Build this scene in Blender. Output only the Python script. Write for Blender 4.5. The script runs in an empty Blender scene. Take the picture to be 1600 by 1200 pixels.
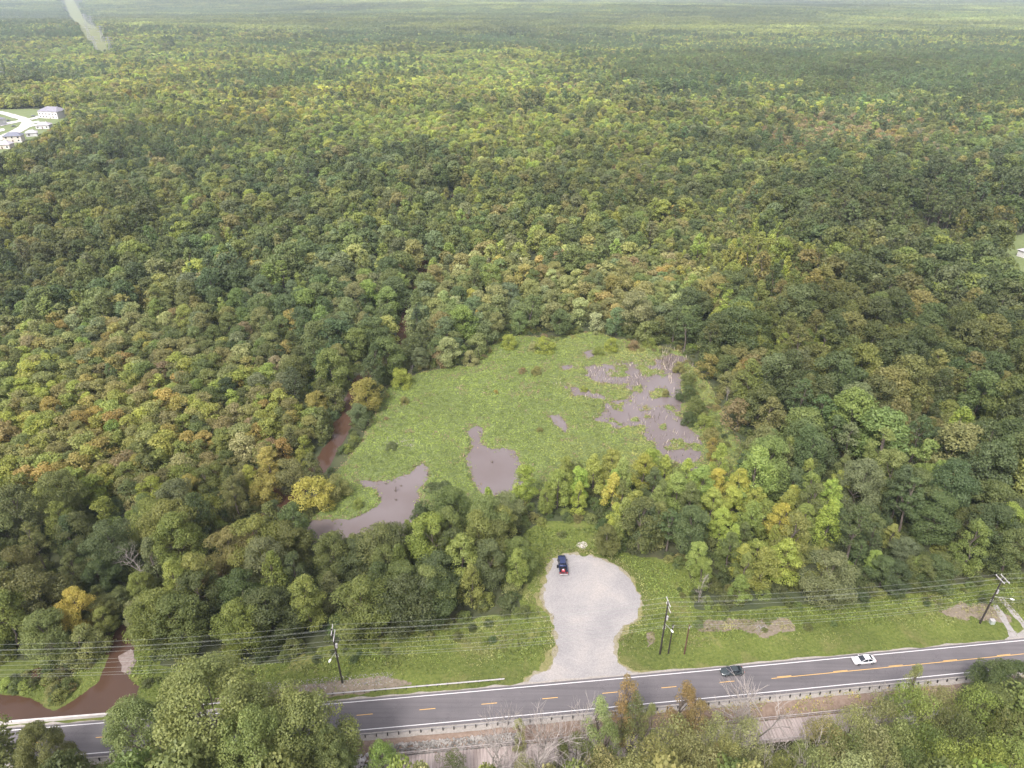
import bpy, math, random
import numpy as np
from mathutils import Vector, Matrix

# ------------------------------------------------------------------ camera, sky, sun, exposure
FPX = 1100.0; PITCH = math.atan(622/1100.0); H = 122.0
S = bpy.context.scene
cam = bpy.data.objects.new('camera', bpy.data.cameras.new('camera')); S.collection.objects.link(cam)
cam.data.sensor_width = 36; cam.data.lens = 36*FPX/1600
cam.data.clip_start = 1; cam.data.clip_end = 40000
cam.location = (0, 0, H); cam.rotation_euler = (math.pi/2-PITCH, 0, 0)
S.camera = cam
SUN_EL, SUN_AZ = math.radians(52), math.radians(-152)     # azimuth measured from +Y towards +X
w = bpy.data.worlds.new("World"); S.world = w; w.use_nodes = True
nt = w.node_tree; bg = nt.nodes['Background']
sky = nt.nodes.new('ShaderNodeTexSky'); sky.sky_type = 'NISHITA'; sky.sun_disc = False
sky.sun_elevation = SUN_EL; sky.sun_rotation = SUN_AZ
sky.dust_density = 4; sky.air_density = 1.0
hsv = nt.nodes.new('ShaderNodeHueSaturation'); hsv.inputs['Saturation'].default_value = 0.22
mixc = nt.nodes.new('ShaderNodeMix'); mixc.data_type = 'RGBA'; mixc.blend_type = 'MULTIPLY'; mixc.inputs[0].default_value = 1
mixc.inputs[7].default_value = (1.03, 0.995, 1.02, 1)
nt.links.new(sky.outputs[0], hsv.inputs['Color']); nt.links.new(hsv.outputs[0], mixc.inputs[6]); nt.links.new(mixc.outputs[2], bg.inputs[0])
bg.inputs[1].default_value = 0.15
sl = bpy.data.lights.new('sun', 'SUN'); sl.energy = 1.5; sl.angle = math.radians(11); sl.color = (1, .96, .9)
so = bpy.data.objects.new('sun', sl); S.collection.objects.link(so)
dirv = Vector((math.sin(SUN_AZ)*math.cos(SUN_EL), math.cos(SUN_AZ)*math.cos(SUN_EL), math.sin(SUN_EL)))
so.rotation_euler = dirv.to_track_quat('Z', 'Y').to_euler()
S.view_settings.view_transform = 'Standard'; S.view_settings.look = 'None'
S.view_settings.exposure = 1.44; S.view_settings.gamma = 1
cy = S.cycles
cy.max_bounces = 5; cy.diffuse_bounces = 4; cy.glossy_bounces = 2; cy.transmission_bounces = 2
cy.transparent_max_bounces = 4; cy.volume_bounces = 1
HAZE = 8.0e-5
KA = .70

# ------------------------------------------------------------------ helpers
rng = np.random.default_rng(7)
cp, sp = math.cos(PITCH), math.sin(PITCH)
def P(u, v, z=0.0):
    cx = (u-800)/FPX; cyy = -(v-600)/FPX
    t = (z-H)/(-sp+cyy*cp)
    return (cx*t, (cp+cyy*sp)*t)
def PX(x, y, z=0.0):
    x = np.asarray(x, float); y = np.asarray(y, float)
    k = np.maximum(y*cp-(z-H)*sp, 1e-3); up = y*sp+(z-H)*cp
    return 800+FPX*x/k, 600-FPX*up/k
def WP(poly, z=0.0): return np.array([P(u, v, z) for u, v in poly])
def road_c(x): return 89.25+0.1018*x+5.2e-5*x*x
def sroad(x, y): return (y-road_c(x))*0.995
def smooth(a, b, t):
    t = np.clip((t-a)/(b-a), 0, 1); return t*t*(3-2*t)
def _h(ix, iy, s):
    n = (ix.astype(np.int64)*374761393+iy.astype(np.int64)*668265263+s*982451653) & 0x7fffffff
    n = ((n ^ (n >> 13))*1274126177) & 0x7fffffff
    return ((n ^ (n >> 16)) & 0xffff)/65535.0
def noise(x, y, sc, seed=0):
    x = np.asarray(x, float)/sc; y = np.asarray(y, float)/sc
    ix = np.floor(x); iy = np.floor(y); fx = x-ix; fy = y-iy
    fx = fx*fx*(3-2*fx); fy = fy*fy*(3-2*fy)
    a = _h(ix, iy, seed); b = _h(ix+1, iy, seed); c = _h(ix, iy+1, seed); d = _h(ix+1, iy+1, seed)
    return (a*(1-fx)+b*fx)*(1-fy)+(c*(1-fx)+d*fx)*fy
def fbm(x, y, sc, seed=0, o=3):
    r = 0; a = 1; t = 0
    for i in range(o):
        r = r+a*noise(x, y, sc/2**i, seed+i*17); t += a; a *= .5
    return r/t
def sdf(poly, x, y):
    """signed distance, positive inside"""
    x = np.asarray(x, float); y = np.asarray(y, float)
    d = np.full(x.shape, 1e18); ins = np.zeros(x.shape, bool); n = len(poly)
    for i in range(n):
        ax, ay = poly[i]; bx, by = poly[(i+1) % n]
        ex, ey = bx-ax, by-ay
        t = np.clip(((x-ax)*ex+(y-ay)*ey)/(ex*ex+ey*ey+1e-12), 0, 1)
        d = np.minimum(d, (x-ax-t*ex)**2+(y-ay-t*ey)**2)
        if ay != by:
            c = ((ay > y) != (by > y)) & (x < (bx-ax)*(y-ay)/(by-ay)+ax)
            ins ^= c
    return np.where(ins, 1, -1)*np.sqrt(d)
def dline(pts, x, y):
    d = np.full(np.asarray(x, float).shape, 1e18)
    for (ax, ay), (bx, by) in zip(pts[:-1], pts[1:]):
        ex, ey = bx-ax, by-ay
        t = np.clip(((x-ax)*ex+(y-ay)*ey)/(ex*ex+ey*ey+1e-12), 0, 1)
        d = np.minimum(d, (x-ax-t*ex)**2+(y-ay-t*ey)**2)
    return np.sqrt(d)
def gh(x, y):
    """ground height"""
    x = np.asarray(x, float); y = np.asarray(y, float)
    s = sroad(x, y)
    hh = -2.4*smooth(-5.6, -9.5, s)-2.2*smooth(-10, -17, s)
    f = smooth(500, 2200, y)
    hh = hh+f*(9*np.sin(x/640+1.3)*np.sin(y/520+.4)+7*np.sin(x/900-y/430+2)+4*np.sin(y/190+x/400))
    hh = hh+62*smooth(2200, 8000, y)+smooth(2500, 5000, y)*14*np.sin(y/520+x/1500)
    return hh
def g1(x, y): return float(gh(x, y))

def link(o, parent=None):
    S.collection.objects.link(o)
    if parent is not None: o.parent = parent
    return o
def mesh(name, V, faces, mats, fattr=None, fmat=None, smooth_=False):
    V = np.asarray(V, np.float32).reshape(-1, 3)
    faces = [np.asarray(f, np.int32) for f in (faces if isinstance(faces, list) and len(faces) and hasattr(faces[0], 'ndim') else [faces]) if len(f)]
    me = bpy.data.meshes.new(name)
    nl = sum(f.size for f in faces); nf = sum(len(f) for f in faces)
    me.vertices.add(len(V)); me.vertices.foreach_set('co', V.ravel())
    me.loops.add(nl); me.loops.foreach_set('vertex_index', np.concatenate([f.ravel() for f in faces]))
    me.polygons.add(nf)
    tot = np.concatenate([np.full(len(f), f.shape[1], np.int32) for f in faces])
    st = np.concatenate([[0], np.cumsum(tot)[:-1]]).astype(np.int32)
    me.polygons.foreach_set('loop_start', st); me.polygons.foreach_set('loop_total', tot)
    if smooth_: me.polygons.foreach_set('use_smooth', np.ones(nf, bool))
    for m in (mats if isinstance(mats, (list, tuple)) else [mats]): me.materials.append(m)
    if fmat is not None: me.polygons.foreach_set('material_index', np.asarray(fmat, np.int32))
    me.update(calc_edges=True)
    for k, a in (fattr or {}).items():
        a = np.asarray(a, np.float32)
        if a.ndim == 1:
            at = me.attributes.new(k, 'FLOAT', 'FACE'); at.data.foreach_set('value', a)
        else:
            at = me.attributes.new(k, 'FLOAT_COLOR', 'FACE')
            at.data.foreach_set('color', np.hstack([a, np.ones((len(a), 1), np.float32)]).astype(np.float32).ravel())
    return me
class MB:
    """collects shapes as polygons into one mesh"""
    def __init__(s): s.v = []; s.f = []
    def add(s, vs, fs):
        b = len(s.v); s.v += [tuple(v) for v in vs]; s.f += [tuple(b+i for i in f) for f in fs]; return s
    def box(s, c, d, rz=0.0, M=None):
        cx, cyy, cz = c; a, b, h = d[0]/2, d[1]/2, d[2]/2
        ca, sa = math.cos(rz), math.sin(rz); vs = []
        for z in (-h, h):
            for x, y in ((-a, -b), (a, -b), (a, b), (-a, b)):
                vs.append((cx+x*ca-y*sa, cyy+x*sa+y*ca, cz+z))
        if M: vs = [M @ Vector(v) for v in vs]
        return s.add(vs, [(3, 2, 1, 0), (4, 5, 6, 7), (0, 1, 5, 4), (1, 2, 6, 5), (2, 3, 7, 6), (3, 0, 4, 7)])
    def tube(s, p0, p1, r0, r1=None, n=6, caps=True):
        r1 = r0 if r1 is None else r1
        p0 = Vector(p0); p1 = Vector(p1); d = (p1-p0)
        if d.length < 1e-6: return s
        d.normalize(); a = d.orthogonal().normalized(); b = d.cross(a); vs = []
        for p, r in ((p0, r0), (p1, r1)):
            for i in range(n):
                t = 2*math.pi*i/n; vs.append(p+a*r*math.cos(t)+b*r*math.sin(t))
        fs = [(i, (i+1) % n, n+(i+1) % n, n+i) for i in range(n)]
        if caps: fs += [tuple(range(n-1, -1, -1)), tuple(range(n, 2*n))]
        return s.add(vs, fs)
    def prism(s, prof, y0, y1, tf=None):
        """profile in xz extruded along y"""
        n = len(prof); vs = [(x, y0, z) for x, z in prof]+[(x, y1, z) for x, z in prof]
        if tf: vs = [tf(v) for v in vs]
        return s.add(vs, [(i, (i+1) % n, n+(i+1) % n, n+i) for i in range(n)]+[tuple(range(n-1, -1, -1)), tuple(range(n, 2*n))])
    def me(s, name, m, sm=False):
        me = bpy.data.meshes.new(name); me.from_pydata(s.v, [], s.f); me.materials.append(m)
        if sm: me.polygons.foreach_set('use_smooth', [True]*len(me.polygons))
        me.update(); return me
    def build(s, name, m, parent=None, sm=False): return link(bpy.data.objects.new(name, s.me(name, m, sm)), parent)
def tag(o, label=None, cat=None, group=None, kind=None):
    if label: o['label'] = label
    if cat: o['category'] = cat
    if group: o['group'] = group
    if kind: o['kind'] = kind
    return o
def thing(name, label, cat, loc=(0, 0, 0), rz=0.0, group=None):
    o = link(bpy.data.objects.new(name, None)); o.location = loc; o.rotation_euler = (0, 0, rz); o.empty_display_size = .5
    return tag(o, label, cat, group)
def dup(o, loc=None, rz=None, label=None, group=None):
    r = link(o.copy())
    if loc is not None: r.location = loc
    if rz is not None: r.rotation_euler = (0, 0, rz)
    if label: r['label'] = label
    if group: r['group'] = group
    for ch in list(o.children):
        c = link(ch.copy(), r)
        for g in ch.children: link(g.copy(), c)
    return r

# ------------------------------------------------------------------ materials
def nodes(name):
    m = bpy.data.materials.new(name); m.use_nodes = True
    return m, m.node_tree, m.node_tree.nodes['Principled BSDF']
def simple(name, col, rough=.6, metal=0.0, spec=.4, var=0.0, vs=2.0):
    m, t, b = nodes(name); col = tuple(a*KA for a in col)
    b.inputs['Base Color'].default_value = (*col, 1); b.inputs['Roughness'].default_value = rough
    b.inputs['Metallic'].default_value = metal; b.inputs['Specular IOR Level'].default_value = spec
    if var:
        n = t.nodes.new('ShaderNodeTexNoise'); n.inputs['Scale'].default_value = vs; n.inputs['Detail'].default_value = 6
        c = t.nodes.new('ShaderNodeTexCoord'); t.links.new(c.outputs['Object'], n.inputs['Vector'])
        r = t.nodes.new('ShaderNodeValToRGB'); r.color_ramp.elements[0].position = .3; r.color_ramp.elements[1].position = .7
        r.color_ramp.elements[0].color = (*[x*(1-var) for x in col], 1); r.color_ramp.elements[1].color = (*[min(1, x*(1+var)) for x in col], 1)
        t.links.new(n.outputs['Fac'], r.inputs[0]); t.links.new(r.outputs[0], b.inputs['Base Color'])
    return m
def ramp(t, src, stops):
    r = t.nodes.new('ShaderNodeValToRGB'); e = r.color_ramp.elements
    while len(e) > 1: e.remove(e[-1])
    e[0].position = stops[0][0]; e[0].color = (*stops[0][1], 1)
    for p, c in stops[1:]:
        q = e.new(p); q.color = (*c, 1)
    t.links.new(src, r.inputs[0]); return r.outputs[0]
def gnoise(t, scale, detail=6, dist=0.0, rough=.55, stretch=None):
    g = t.nodes.new('ShaderNodeNewGeometry'); n = t.nodes.new('ShaderNodeTexNoise')
    n.inputs['Scale'].default_value = scale; n.inputs['Detail'].default_value = detail
    n.inputs['Distortion'].default_value = dist; n.inputs['Roughness'].default_value = rough
    src = g.outputs['Position']
    if stretch:
        mp = t.nodes.new('ShaderNodeMapping'); mp.inputs['Scale'].default_value = stretch
        mp.inputs['Rotation'].default_value = (0, 0, -.102)
        t.links.new(src, mp.inputs[0]); src = mp.outputs[0]
    t.links.new(src, n.inputs['Vector']); return n.outputs['Fac']
def mixn(t, fac, a, b, mode='MIX'):
    m = t.nodes.new('ShaderNodeMix'); m.data_type = 'RGBA'; m.blend_type = mode
    for i, s in ((0, fac), (6, a), (7, b)):
        if isinstance(s, (int, float)): m.inputs[i].default_value = s
        elif isinstance(s, tuple): m.inputs[i].default_value = (*s, 1)
        else: t.links.new(s, m.inputs[i])
    return m.outputs[2]
def mathn(t, op, a, b=0.0):
    m = t.nodes.new('ShaderNodeMath'); m.operation = op
    for i, s in ((0, a), (1, b)):
        if isinstance(s, (int, float)): m.inputs[i].default_value = s
        else: t.links.new(s, m.inputs[i])
    return m.outputs[0]
def bump(t, b, src, st=.4, dist=.1):
    n = t.nodes.new('ShaderNodeBump'); n.inputs['Strength'].default_value = st; n.inputs['Distance'].default_value = dist
    t.links.new(src, n.inputs['Height']); t.links.new(n.outputs[0], b.inputs['Normal'])

def leaf_mat(name, fixed=None, lo=.76, hi=1.28, trans=.47):
    m, t, b = nodes(name)
    out = t.nodes['Material Output']
    if fixed is None:
        a = t.nodes.new('ShaderNodeAttribute'); a.attribute_type = 'INSTANCER'; a.attribute_name = 'tint'; tint = a.outputs['Color']
    elif fixed == 'face':
        a = t.nodes.new('ShaderNodeAttribute'); a.attribute_name = 'tint'; tint = a.outputs['Color']
    lv = t.nodes.new('ShaderNodeAttribute'); lv.attribute_name = 'lv'
    mr = t.nodes.new('ShaderNodeMapRange'); mr.inputs[3].default_value = lo; mr.inputs[4].default_value = hi
    t.links.new(lv.outputs['Fac'], mr.inputs[0])
    hs = t.nodes.new('ShaderNodeHueSaturation'); t.links.new(tint, hs.inputs['Color']); t.links.new(mr.outputs[0], hs.inputs['Value'])
    h2 = t.nodes.new('ShaderNodeMapRange'); h2.inputs[3].default_value = .515; h2.inputs[4].default_value = .485
    t.links.new(lv.outputs['Fac'], h2.inputs[0]); t.links.new(h2.outputs[0], hs.inputs['Hue'])
    t.links.new(hs.outputs[0], b.inputs['Base Color'])
    b.inputs['Roughness'].default_value = .55; b.inputs['Specular IOR Level'].default_value = .35
    tr = t.nodes.new('ShaderNodeBsdfTranslucent'); t.links.new(hs.outputs[0], tr.inputs['Color'])
    mx = t.nodes.new('ShaderNodeMixShader'); mx.inputs[0].default_value = trans
    t.links.new(b.outputs[0], mx.inputs[1]); t.links.new(tr.outputs[0], mx.inputs[2]); t.links.new(mx.outputs[0], out.inputs['Surface'])
    return m
M_LEAF = leaf_mat('foliage')
M_COVER = leaf_mat('low_foliage', 'face', .7, 1.3, .15)
M_BARK = simple('bark', (.13, .105, .085), .9, var=.35, vs=3)
M_BARE = simple('bare_wood', (.36, .32, .29), .85, var=.25, vs=2)

def m_ground():
    m, t, b = nodes('forest_floor')
    n = gnoise(t, .25, 8); n2 = gnoise(t, .02, 4)
    c = ramp(t, n, [(.3, (.030, .032, .015)), (.5, (.055, .060, .022)), (.7, (.085, .078, .035))])
    c2 = ramp(t, n, [(.3, (.035, .050, .018)), (.7, (.07, .085, .028))])
    c = mixn(t, ramp(t, n2, [(.4, (0, 0, 0)), (.6, (1, 1, 1))]), c, c2)
    t.links.new(mixn(t, 1.0, c, (KA, KA, KA), 'MULTIPLY'), b.inputs['Base Color']); b.inputs['Roughness'].default_value = .95; bump(t, b, n, .8, .4)
    return m
def m_grass():
    m, t, b = nodes('verge_grass')
    n = gnoise(t, 1.6, 9, .3, .65); n2 = gnoise(t, .13, 5, .5); n3 = gnoise(t, .06, 3)
    c = ramp(t, n, [(.25, (.060, .088, .022)), (.5, (.130, .163, .038)), (.75, (.20, .215, .065))])
    dry = ramp(t, n, [(.25, (.15, .15, .05)), (.75, (.26, .24, .10))])
    c = mixn(t, ramp(t, n2, [(.56, (0, 0, 0)), (.7, (.75, .75, .75))]), c, dry)
    dk = ramp(t, n3, [(.4, (.8, .8, .8)), (.65, (1.15, 1.12, 1.1))])
    c = mixn(t, 1.0, c, dk, 'MULTIPLY')
    t.links.new(mixn(t, 1.0, c, (KA, KA, KA), 'MULTIPLY'), b.inputs['Base Color']); b.inputs['Roughness'].default_value = .9; b.inputs['Specular IOR Level'].default_value = .15; bump(t, b, n, .7, .15)
    return m
def m_dry():
    m, t, b = nodes('dry_grass_edge')
    n = gnoise(t, 1.2, 9, .3, .65)
    c = ramp(t, n, [(.25, (.12, .135, .04)), (.48, (.20, .19, .07)), (.75, (.30, .26, .13))])
    t.links.new(mixn(t, 1.0, c, (KA, KA, KA), 'MULTIPLY'), b.inputs['Base Color']); b.inputs['Roughness'].default_value = .9; bump(t, b, n, .5, .1)
    return m
def m_gravel():
    m, t, b = nodes('pale_gravel')
    n = gnoise(t, 3.5, 10, 0, .75); n2 = gnoise(t, .12, 6, .4)
    g = t.nodes.new('ShaderNodeNewGeometry')
    # turning tracks: arcs left by tyres, centred in the round part of the lot
    mp = t.nodes.new('ShaderNodeMapping'); cx, cyy = P(925, 935); mp.inputs['Location'].default_value = (-cx, -cyy, 0)
    t.links.new(g.outputs['Position'], mp.inputs[0])
    wv = t.nodes.new('ShaderNodeTexWave'); wv.wave_type = 'RINGS'; wv.rings_direction = 'Z'; wv.inputs['Scale'].default_value = .30
    wv.inputs['Distortion'].default_value = 9; wv.inputs['Detail'].default_value = 4; wv.inputs['Detail Scale'].default_value = .22
    t.links.new(mp.outputs[0], wv.inputs['Vector'])
    c = ramp(t, n, [(.25, (.225, .212, .207)), (.5, (.33, .314, .308)), (.8, (.48, .46, .445))])
    tr = ramp(t, wv.outputs['Fac'], [(.1, (.975, .973, .975)), (.5, (1, 1, 1)), (.9, (1.02, 1.018, 1.018))])
    c = mixn(t, .8, c, tr, 'MULTIPLY')
    bl = ramp(t, n2, [(.35, (.86, .855, .87)), (.52, (1, .99, .98)), (.68, (1.14, 1.10, 1.05))])
    c = mixn(t, 1.0, c, bl, 'MULTIPLY')
    t.links.new(mixn(t, 1.0, c, (KA, KA, KA), 'MULTIPLY'), b.inputs['Base Color']); b.inputs['Roughness'].default_value = .95; bump(t, b, n, .5, .06)
    return m
def m_sandedge():
    m, t, b = nodes('sandy_margin')
    n = gnoise(t, 2.2, 9, .2, .7)
    c = ramp(t, n, [(.3, (.16, .15, .075)), (.5, (.27, .24, .16)), (.75, (.38, .34, .26))])
    t.links.new(mixn(t, 1.0, c, (KA, KA, KA), 'MULTIPLY'), b.inputs['Base Color']); b.inputs['Roughness'].default_value = .95; bump(t, b, n, .5, .06)
    return m
def m_asphalt():
    m, t, b = nodes('worn_asphalt')
    n = gnoise(t, 9, 8, 0, .7); n2 = gnoise(t, 1.0, 5, .2, .6, (.035, 1.3, 1)); n3 = gnoise(t, .25, 5)
    c = ramp(t, n, [(.3, (.116, .106, .112)), (.7, (.164, .150, .157))])
    st = ramp(t, n2, [(.35, (.86, .86, .86)), (.5, (1, 1, 1)), (.68, (1.12, 1.11, 1.1))])
    c = mixn(t, 1.0, c, st, 'MULTIPLY')
    c = mixn(t, 1.0, c, ramp(t, n3, [(.35, (.93, .93, .93)), (.65, (1.07, 1.06, 1.06))]), 'MULTIPLY')
    # darker wheel paths and sealed cracks
    n4 = gnoise(t, .55, 8, 2.5, .5); ck = ramp(t, mathn(t, 'ABSOLUTE', mathn(t, 'SUBTRACT', n4, .5)), [(.0, (.55, .55, .55)), (.006, (.7, .7, .7)), (.012, (1, 1, 1))])
    n5 = gnoise(t, .12, 3); ckm = ramp(t, n5, [(.5, (0, 0, 0)), (.58, (1, 1, 1))]); c = mixn(t, 1.0, c, mixn(t, ckm, (1., 1., 1.), ck), 'MULTIPLY')
    t.links.new(mixn(t, 1.0, c, (KA, KA, KA), 'MULTIPLY'), b.inputs['Base Color']); b.inputs['Roughness'].default_value = .85; bump(t, b, n, .3, .02)
    return m
def m_paint(name, col):
    m, t, b = nodes(name)
    n = gnoise(t, 5, 8, 0, .7)
    c = ramp(t, n, [(.30, tuple(x*.55 for x in col)), (.45, col)])
    t.links.new(mixn(t, 1.0, c, (KA, KA, KA), 'MULTIPLY'), b.inputs['Base Color']); b.inputs['Roughness'].default_value = .6
    return m
def m_water(name, col, col2, rough=.07):
    m, t, b = nodes(name)
    n = gnoise(t, .06, 3, 0, .5)
    c = ramp(t, n, [(.35, col), (.65, col2)])
    t.links.new(mixn(t, 1.0, c, (KA, KA, KA), 'MULTIPLY'), b.inputs['Base Color']); b.inputs['Roughness'].default_value = rough; b.inputs['IOR'].default_value = 1.33
    b.inputs['Specular IOR Level'].default_value = .6
    bump(t, b, gnoise(t, 1.5, 3), .05, .05)
    return m
def m_dirt(name, a, bb, sc=1.5):
    m, t, b = nodes(name)
    n = gnoise(t, sc, 9, .3, .7)
    c = ramp(t, n, [(.3, a), (.7, bb)])
    t.links.new(mixn(t, 1.0, c, (KA, KA, KA), 'MULTIPLY'), b.inputs['Base Color']); b.inputs['Roughness'].default_value = .95; bump(t, b, n, .7, .12)
    return m
M_GROUND = m_ground(); M_GRASS = m_grass(); M_DRY = m_dry(); M_GRAVEL = m_gravel(); M_EDGE = m_sandedge(); M_ASPH = m_asphalt()
M_WHITE = m_paint('white_line_paint', (.82, .80, .80)); M_YEL = m_paint('yellow_line_paint', (.80, .48, .14))
M_POND = m_water('pond_water', (.165, .132, .126), (.200, .168, .166), .12); M_CREEK = m_water('creek_water', (.070, .038, .024), (.098, .056, .038))
M_BANK = m_dirt('red_brown_bank', (.17, .115, .085), (.31, .23, .18)); M_MUD = m_dirt('brown_scrub_soil', (.14, .115, .075), (.29, .235, .185))
M_TRAIL = m_dirt('pale_sand_path', (.40, .35, .31), (.62, .56, .52)); M_LAWN = m_dirt('mown_lawn', (.13, .17, .055), (.20, .24, .09), .2)
M_CONC = simple('pale_concrete', (.58, .54, .52), .9, var=.12, vs=1.0)
M_STEEL = simple('weathered_galvanised_steel', (.47, .45, .45), .6, .1, var=.15, vs=1.5)
M_POLE = simple('dark_creosote_wood', (.035, .028, .024), .9, var=.3, vs=2)
M_POLEB = simple('brown_wood_pole', (.12, .06, .04), .9, var=.3, vs=2)
M_POLEG = simple('pale_grey_wood', (.50, .48, .46), .8, var=.15, vs=2)
M_WIRE = simple('aluminium_wire', (.42, .44, .40), .5, .2)
M_STONE = simple('riprap_stone', (.30, .28, .26), .9, var=.55, vs=.9)
M_STONEL = simple('pale_riprap_stone', (.62, .58, .58), .9, var=.3, vs=1.2)
M_BLACK = simple('black_trim', (.012, .012, .014), .5)
M_TYRE = simple('tyre_rubber', (.02, .02, .02), .85)
M_GLASS = simple('dark_car_glass', (.02, .025, .035), .08, 0, .8)
M_CHROME = simple('rim_metal', (.5, .5, .52), .3, .8)
M_LAMPR = simple('red_lens', (.4, .02, .02), .3); M_LAMPW = simple('clear_lens', (.8, .8, .78), .2)
def m_deck():
    m, t, b = nodes('weathered_deck_boards')
    g = t.nodes.new('ShaderNodeNewGeometry'); mp = t.nodes.new('ShaderNodeMapping'); mp.inputs['Rotation'].default_value = (0, 0, -.105)
    t.links.new(g.outputs['Position'], mp.inputs[0])
    wv = t.nodes.new('ShaderNodeTexWave'); wv.bands_direction = 'X'; wv.inputs['Scale'].default_value = .5; wv.inputs['Distortion'].default_value = .6
    wv.inputs['Detail'].default_value = 3; t.links.new(mp.outputs[0], wv.inputs['Vector'])
    n = gnoise(t, 1.0, 6, 0, .7, (2.2, .05, 1))
    c = ramp(t, n, [(.3, (.27, .215, .19)), (.5, (.42, .35, .325)), (.7, (.56, .49, .46))])
    c = mixn(t, 1.0, c, ramp(t, wv.outputs['Fac'], [(.0, (.68, .66, .66)), (.15, (1, 1, 1))]), 'MULTIPLY')
    t.links.new(mixn(t, 1.0, c, (KA, KA, KA), 'MULTIPLY'), b.inputs['Base Color']); b.inputs['Roughness'].default_value = .9
    return m
M_DECK = m_deck()

# ------------------------------------------------------------------ outlines on the ground (found by casting the photo's pixels to the ground)
MARSH = WP([(600, 612), (640, 588), (700, 573), (742, 570), (765, 540), (800, 525), (860, 528), (930, 520), (1010, 540), (1060, 548), (1092, 580),
            (1110, 605), (1130, 645), (1155, 690), (1168, 735), (1110, 748), (1040, 746), (960, 750), (900, 755), (860, 768), (800, 792), (760, 812), (700, 830), (640, 850), (545, 862), (470, 835),
            (500, 795), (520, 745), (560, 695), (585, 650)])
PONDA = WP([(556, 748), (582, 752), (612, 750), (637, 742), (650, 728), (661, 724), (670, 732), (666, 750), (655, 765), (660, 800), (640, 850), (545, 862), (470, 835),
            (465, 818), (500, 812), (525, 812), (548, 812), (565, 803), (588, 793), (594, 780), (586, 766), (570, 760)])
PONDB = WP([(727, 674), (745, 664), (757, 668), (751, 685), (757, 695), (770, 702), (792, 700), (802, 704), (812, 722), (830, 745), (790, 775), (758, 775), (742, 757), (732, 730), (727, 712), (737, 700), (736, 686)])
PONDC = WP([(917, 577), (940, 570), (960, 572), (1007, 565), (1050, 555), (1066, 560), (1062, 600), (1064, 630), (1062, 655), (1078, 672), (1096, 687), (1093, 705), (1087, 735),
            (1050, 722), (1033, 705), (1024, 690), (1000, 686), (1018, 677), (1008, 664), (982, 664), (965, 667), (937, 657), (950, 642), (946, 630), (935, 622), (922, 619),
            (900, 617), (883, 605), (900, 608), (925, 611), (950, 626), (978, 629), (992, 612), (982, 600), (937, 598), (924, 592)])
POND_SMALL = [WP([(857, 650), (873, 648), (887, 664), (884, 676), (868, 664)]), WP([(911, 551), (925, 545), (930, 556), (918, 563)]), WP([(1152, 672), (1165, 690), (1178, 735), (1165, 740), (1158, 700)]),
              WP([(875, 572), (895, 570), (900, 576), (880, 579)])]
LOT = WP([(900, 868), (925, 869), (945, 875), (968, 889), (985, 905), (997, 930), (1000, 948), (994, 965), (975, 980), (960, 994), (958, 1012), (964, 1035), (980, 1048), (1010, 1055.5), (1020, 1062), (830, 1078),
          (825, 1064), (850, 1052), (864, 1035), (871, 1015), (872, 998), (864, 965), (850, 940), (852, 915), (858, 893), (866, 874), (880, 868)])
OPEN = WP([(-300, 1075), (0, 1042), (110, 1035), (168, 1000), (215, 1000), (240, 1052), (430, 1044), (500, 1022), (600, 1000), (700, 985), (825, 962), (826, 880), (815, 842), (850, 818), (925, 818),
           (935, 850), (985, 872), (1070, 890), (1078, 955), (1150, 962), (1240, 958), (1350, 945), (1500, 925), (1545, 912), (1600, 905), (1900, 880), (1900, 1400), (-300, 1400)])
POOL = WP([(-60, 1082), (20, 1086), (48, 1092), (70, 1106), (85, 1112), (104, 1102), (128, 1086), (156, 1064), (166, 1034), (176, 1010), (182, 992), (200, 985), (213, 1000), (208, 1030), (195, 1052), (215, 1075), (215, 1108),
           (160, 1118.5), (100, 1125), (20, 1131), (0, 1122), (-60, 1112)])
POOL2 = WP([(30, 1055), (70, 1040), (120, 1038), (112, 1060), (70, 1072)])
CREEK = [P(*p) for p in [(715, 300), (700, 330), (668, 362), (662, 378), (668, 405), (655, 440), (640, 480), (628, 525), (600, 560), (560, 600), (545, 640), (528, 685), (495, 735), (455, 778), (425, 800), (380, 850), (330, 900), (250, 950), (200, 985), (192, 1005)]]
CREEK_SIDE = [P(*p) for p in [(455, 778), (400, 745), (370, 720), (300, 735), (240, 730)]]
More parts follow.
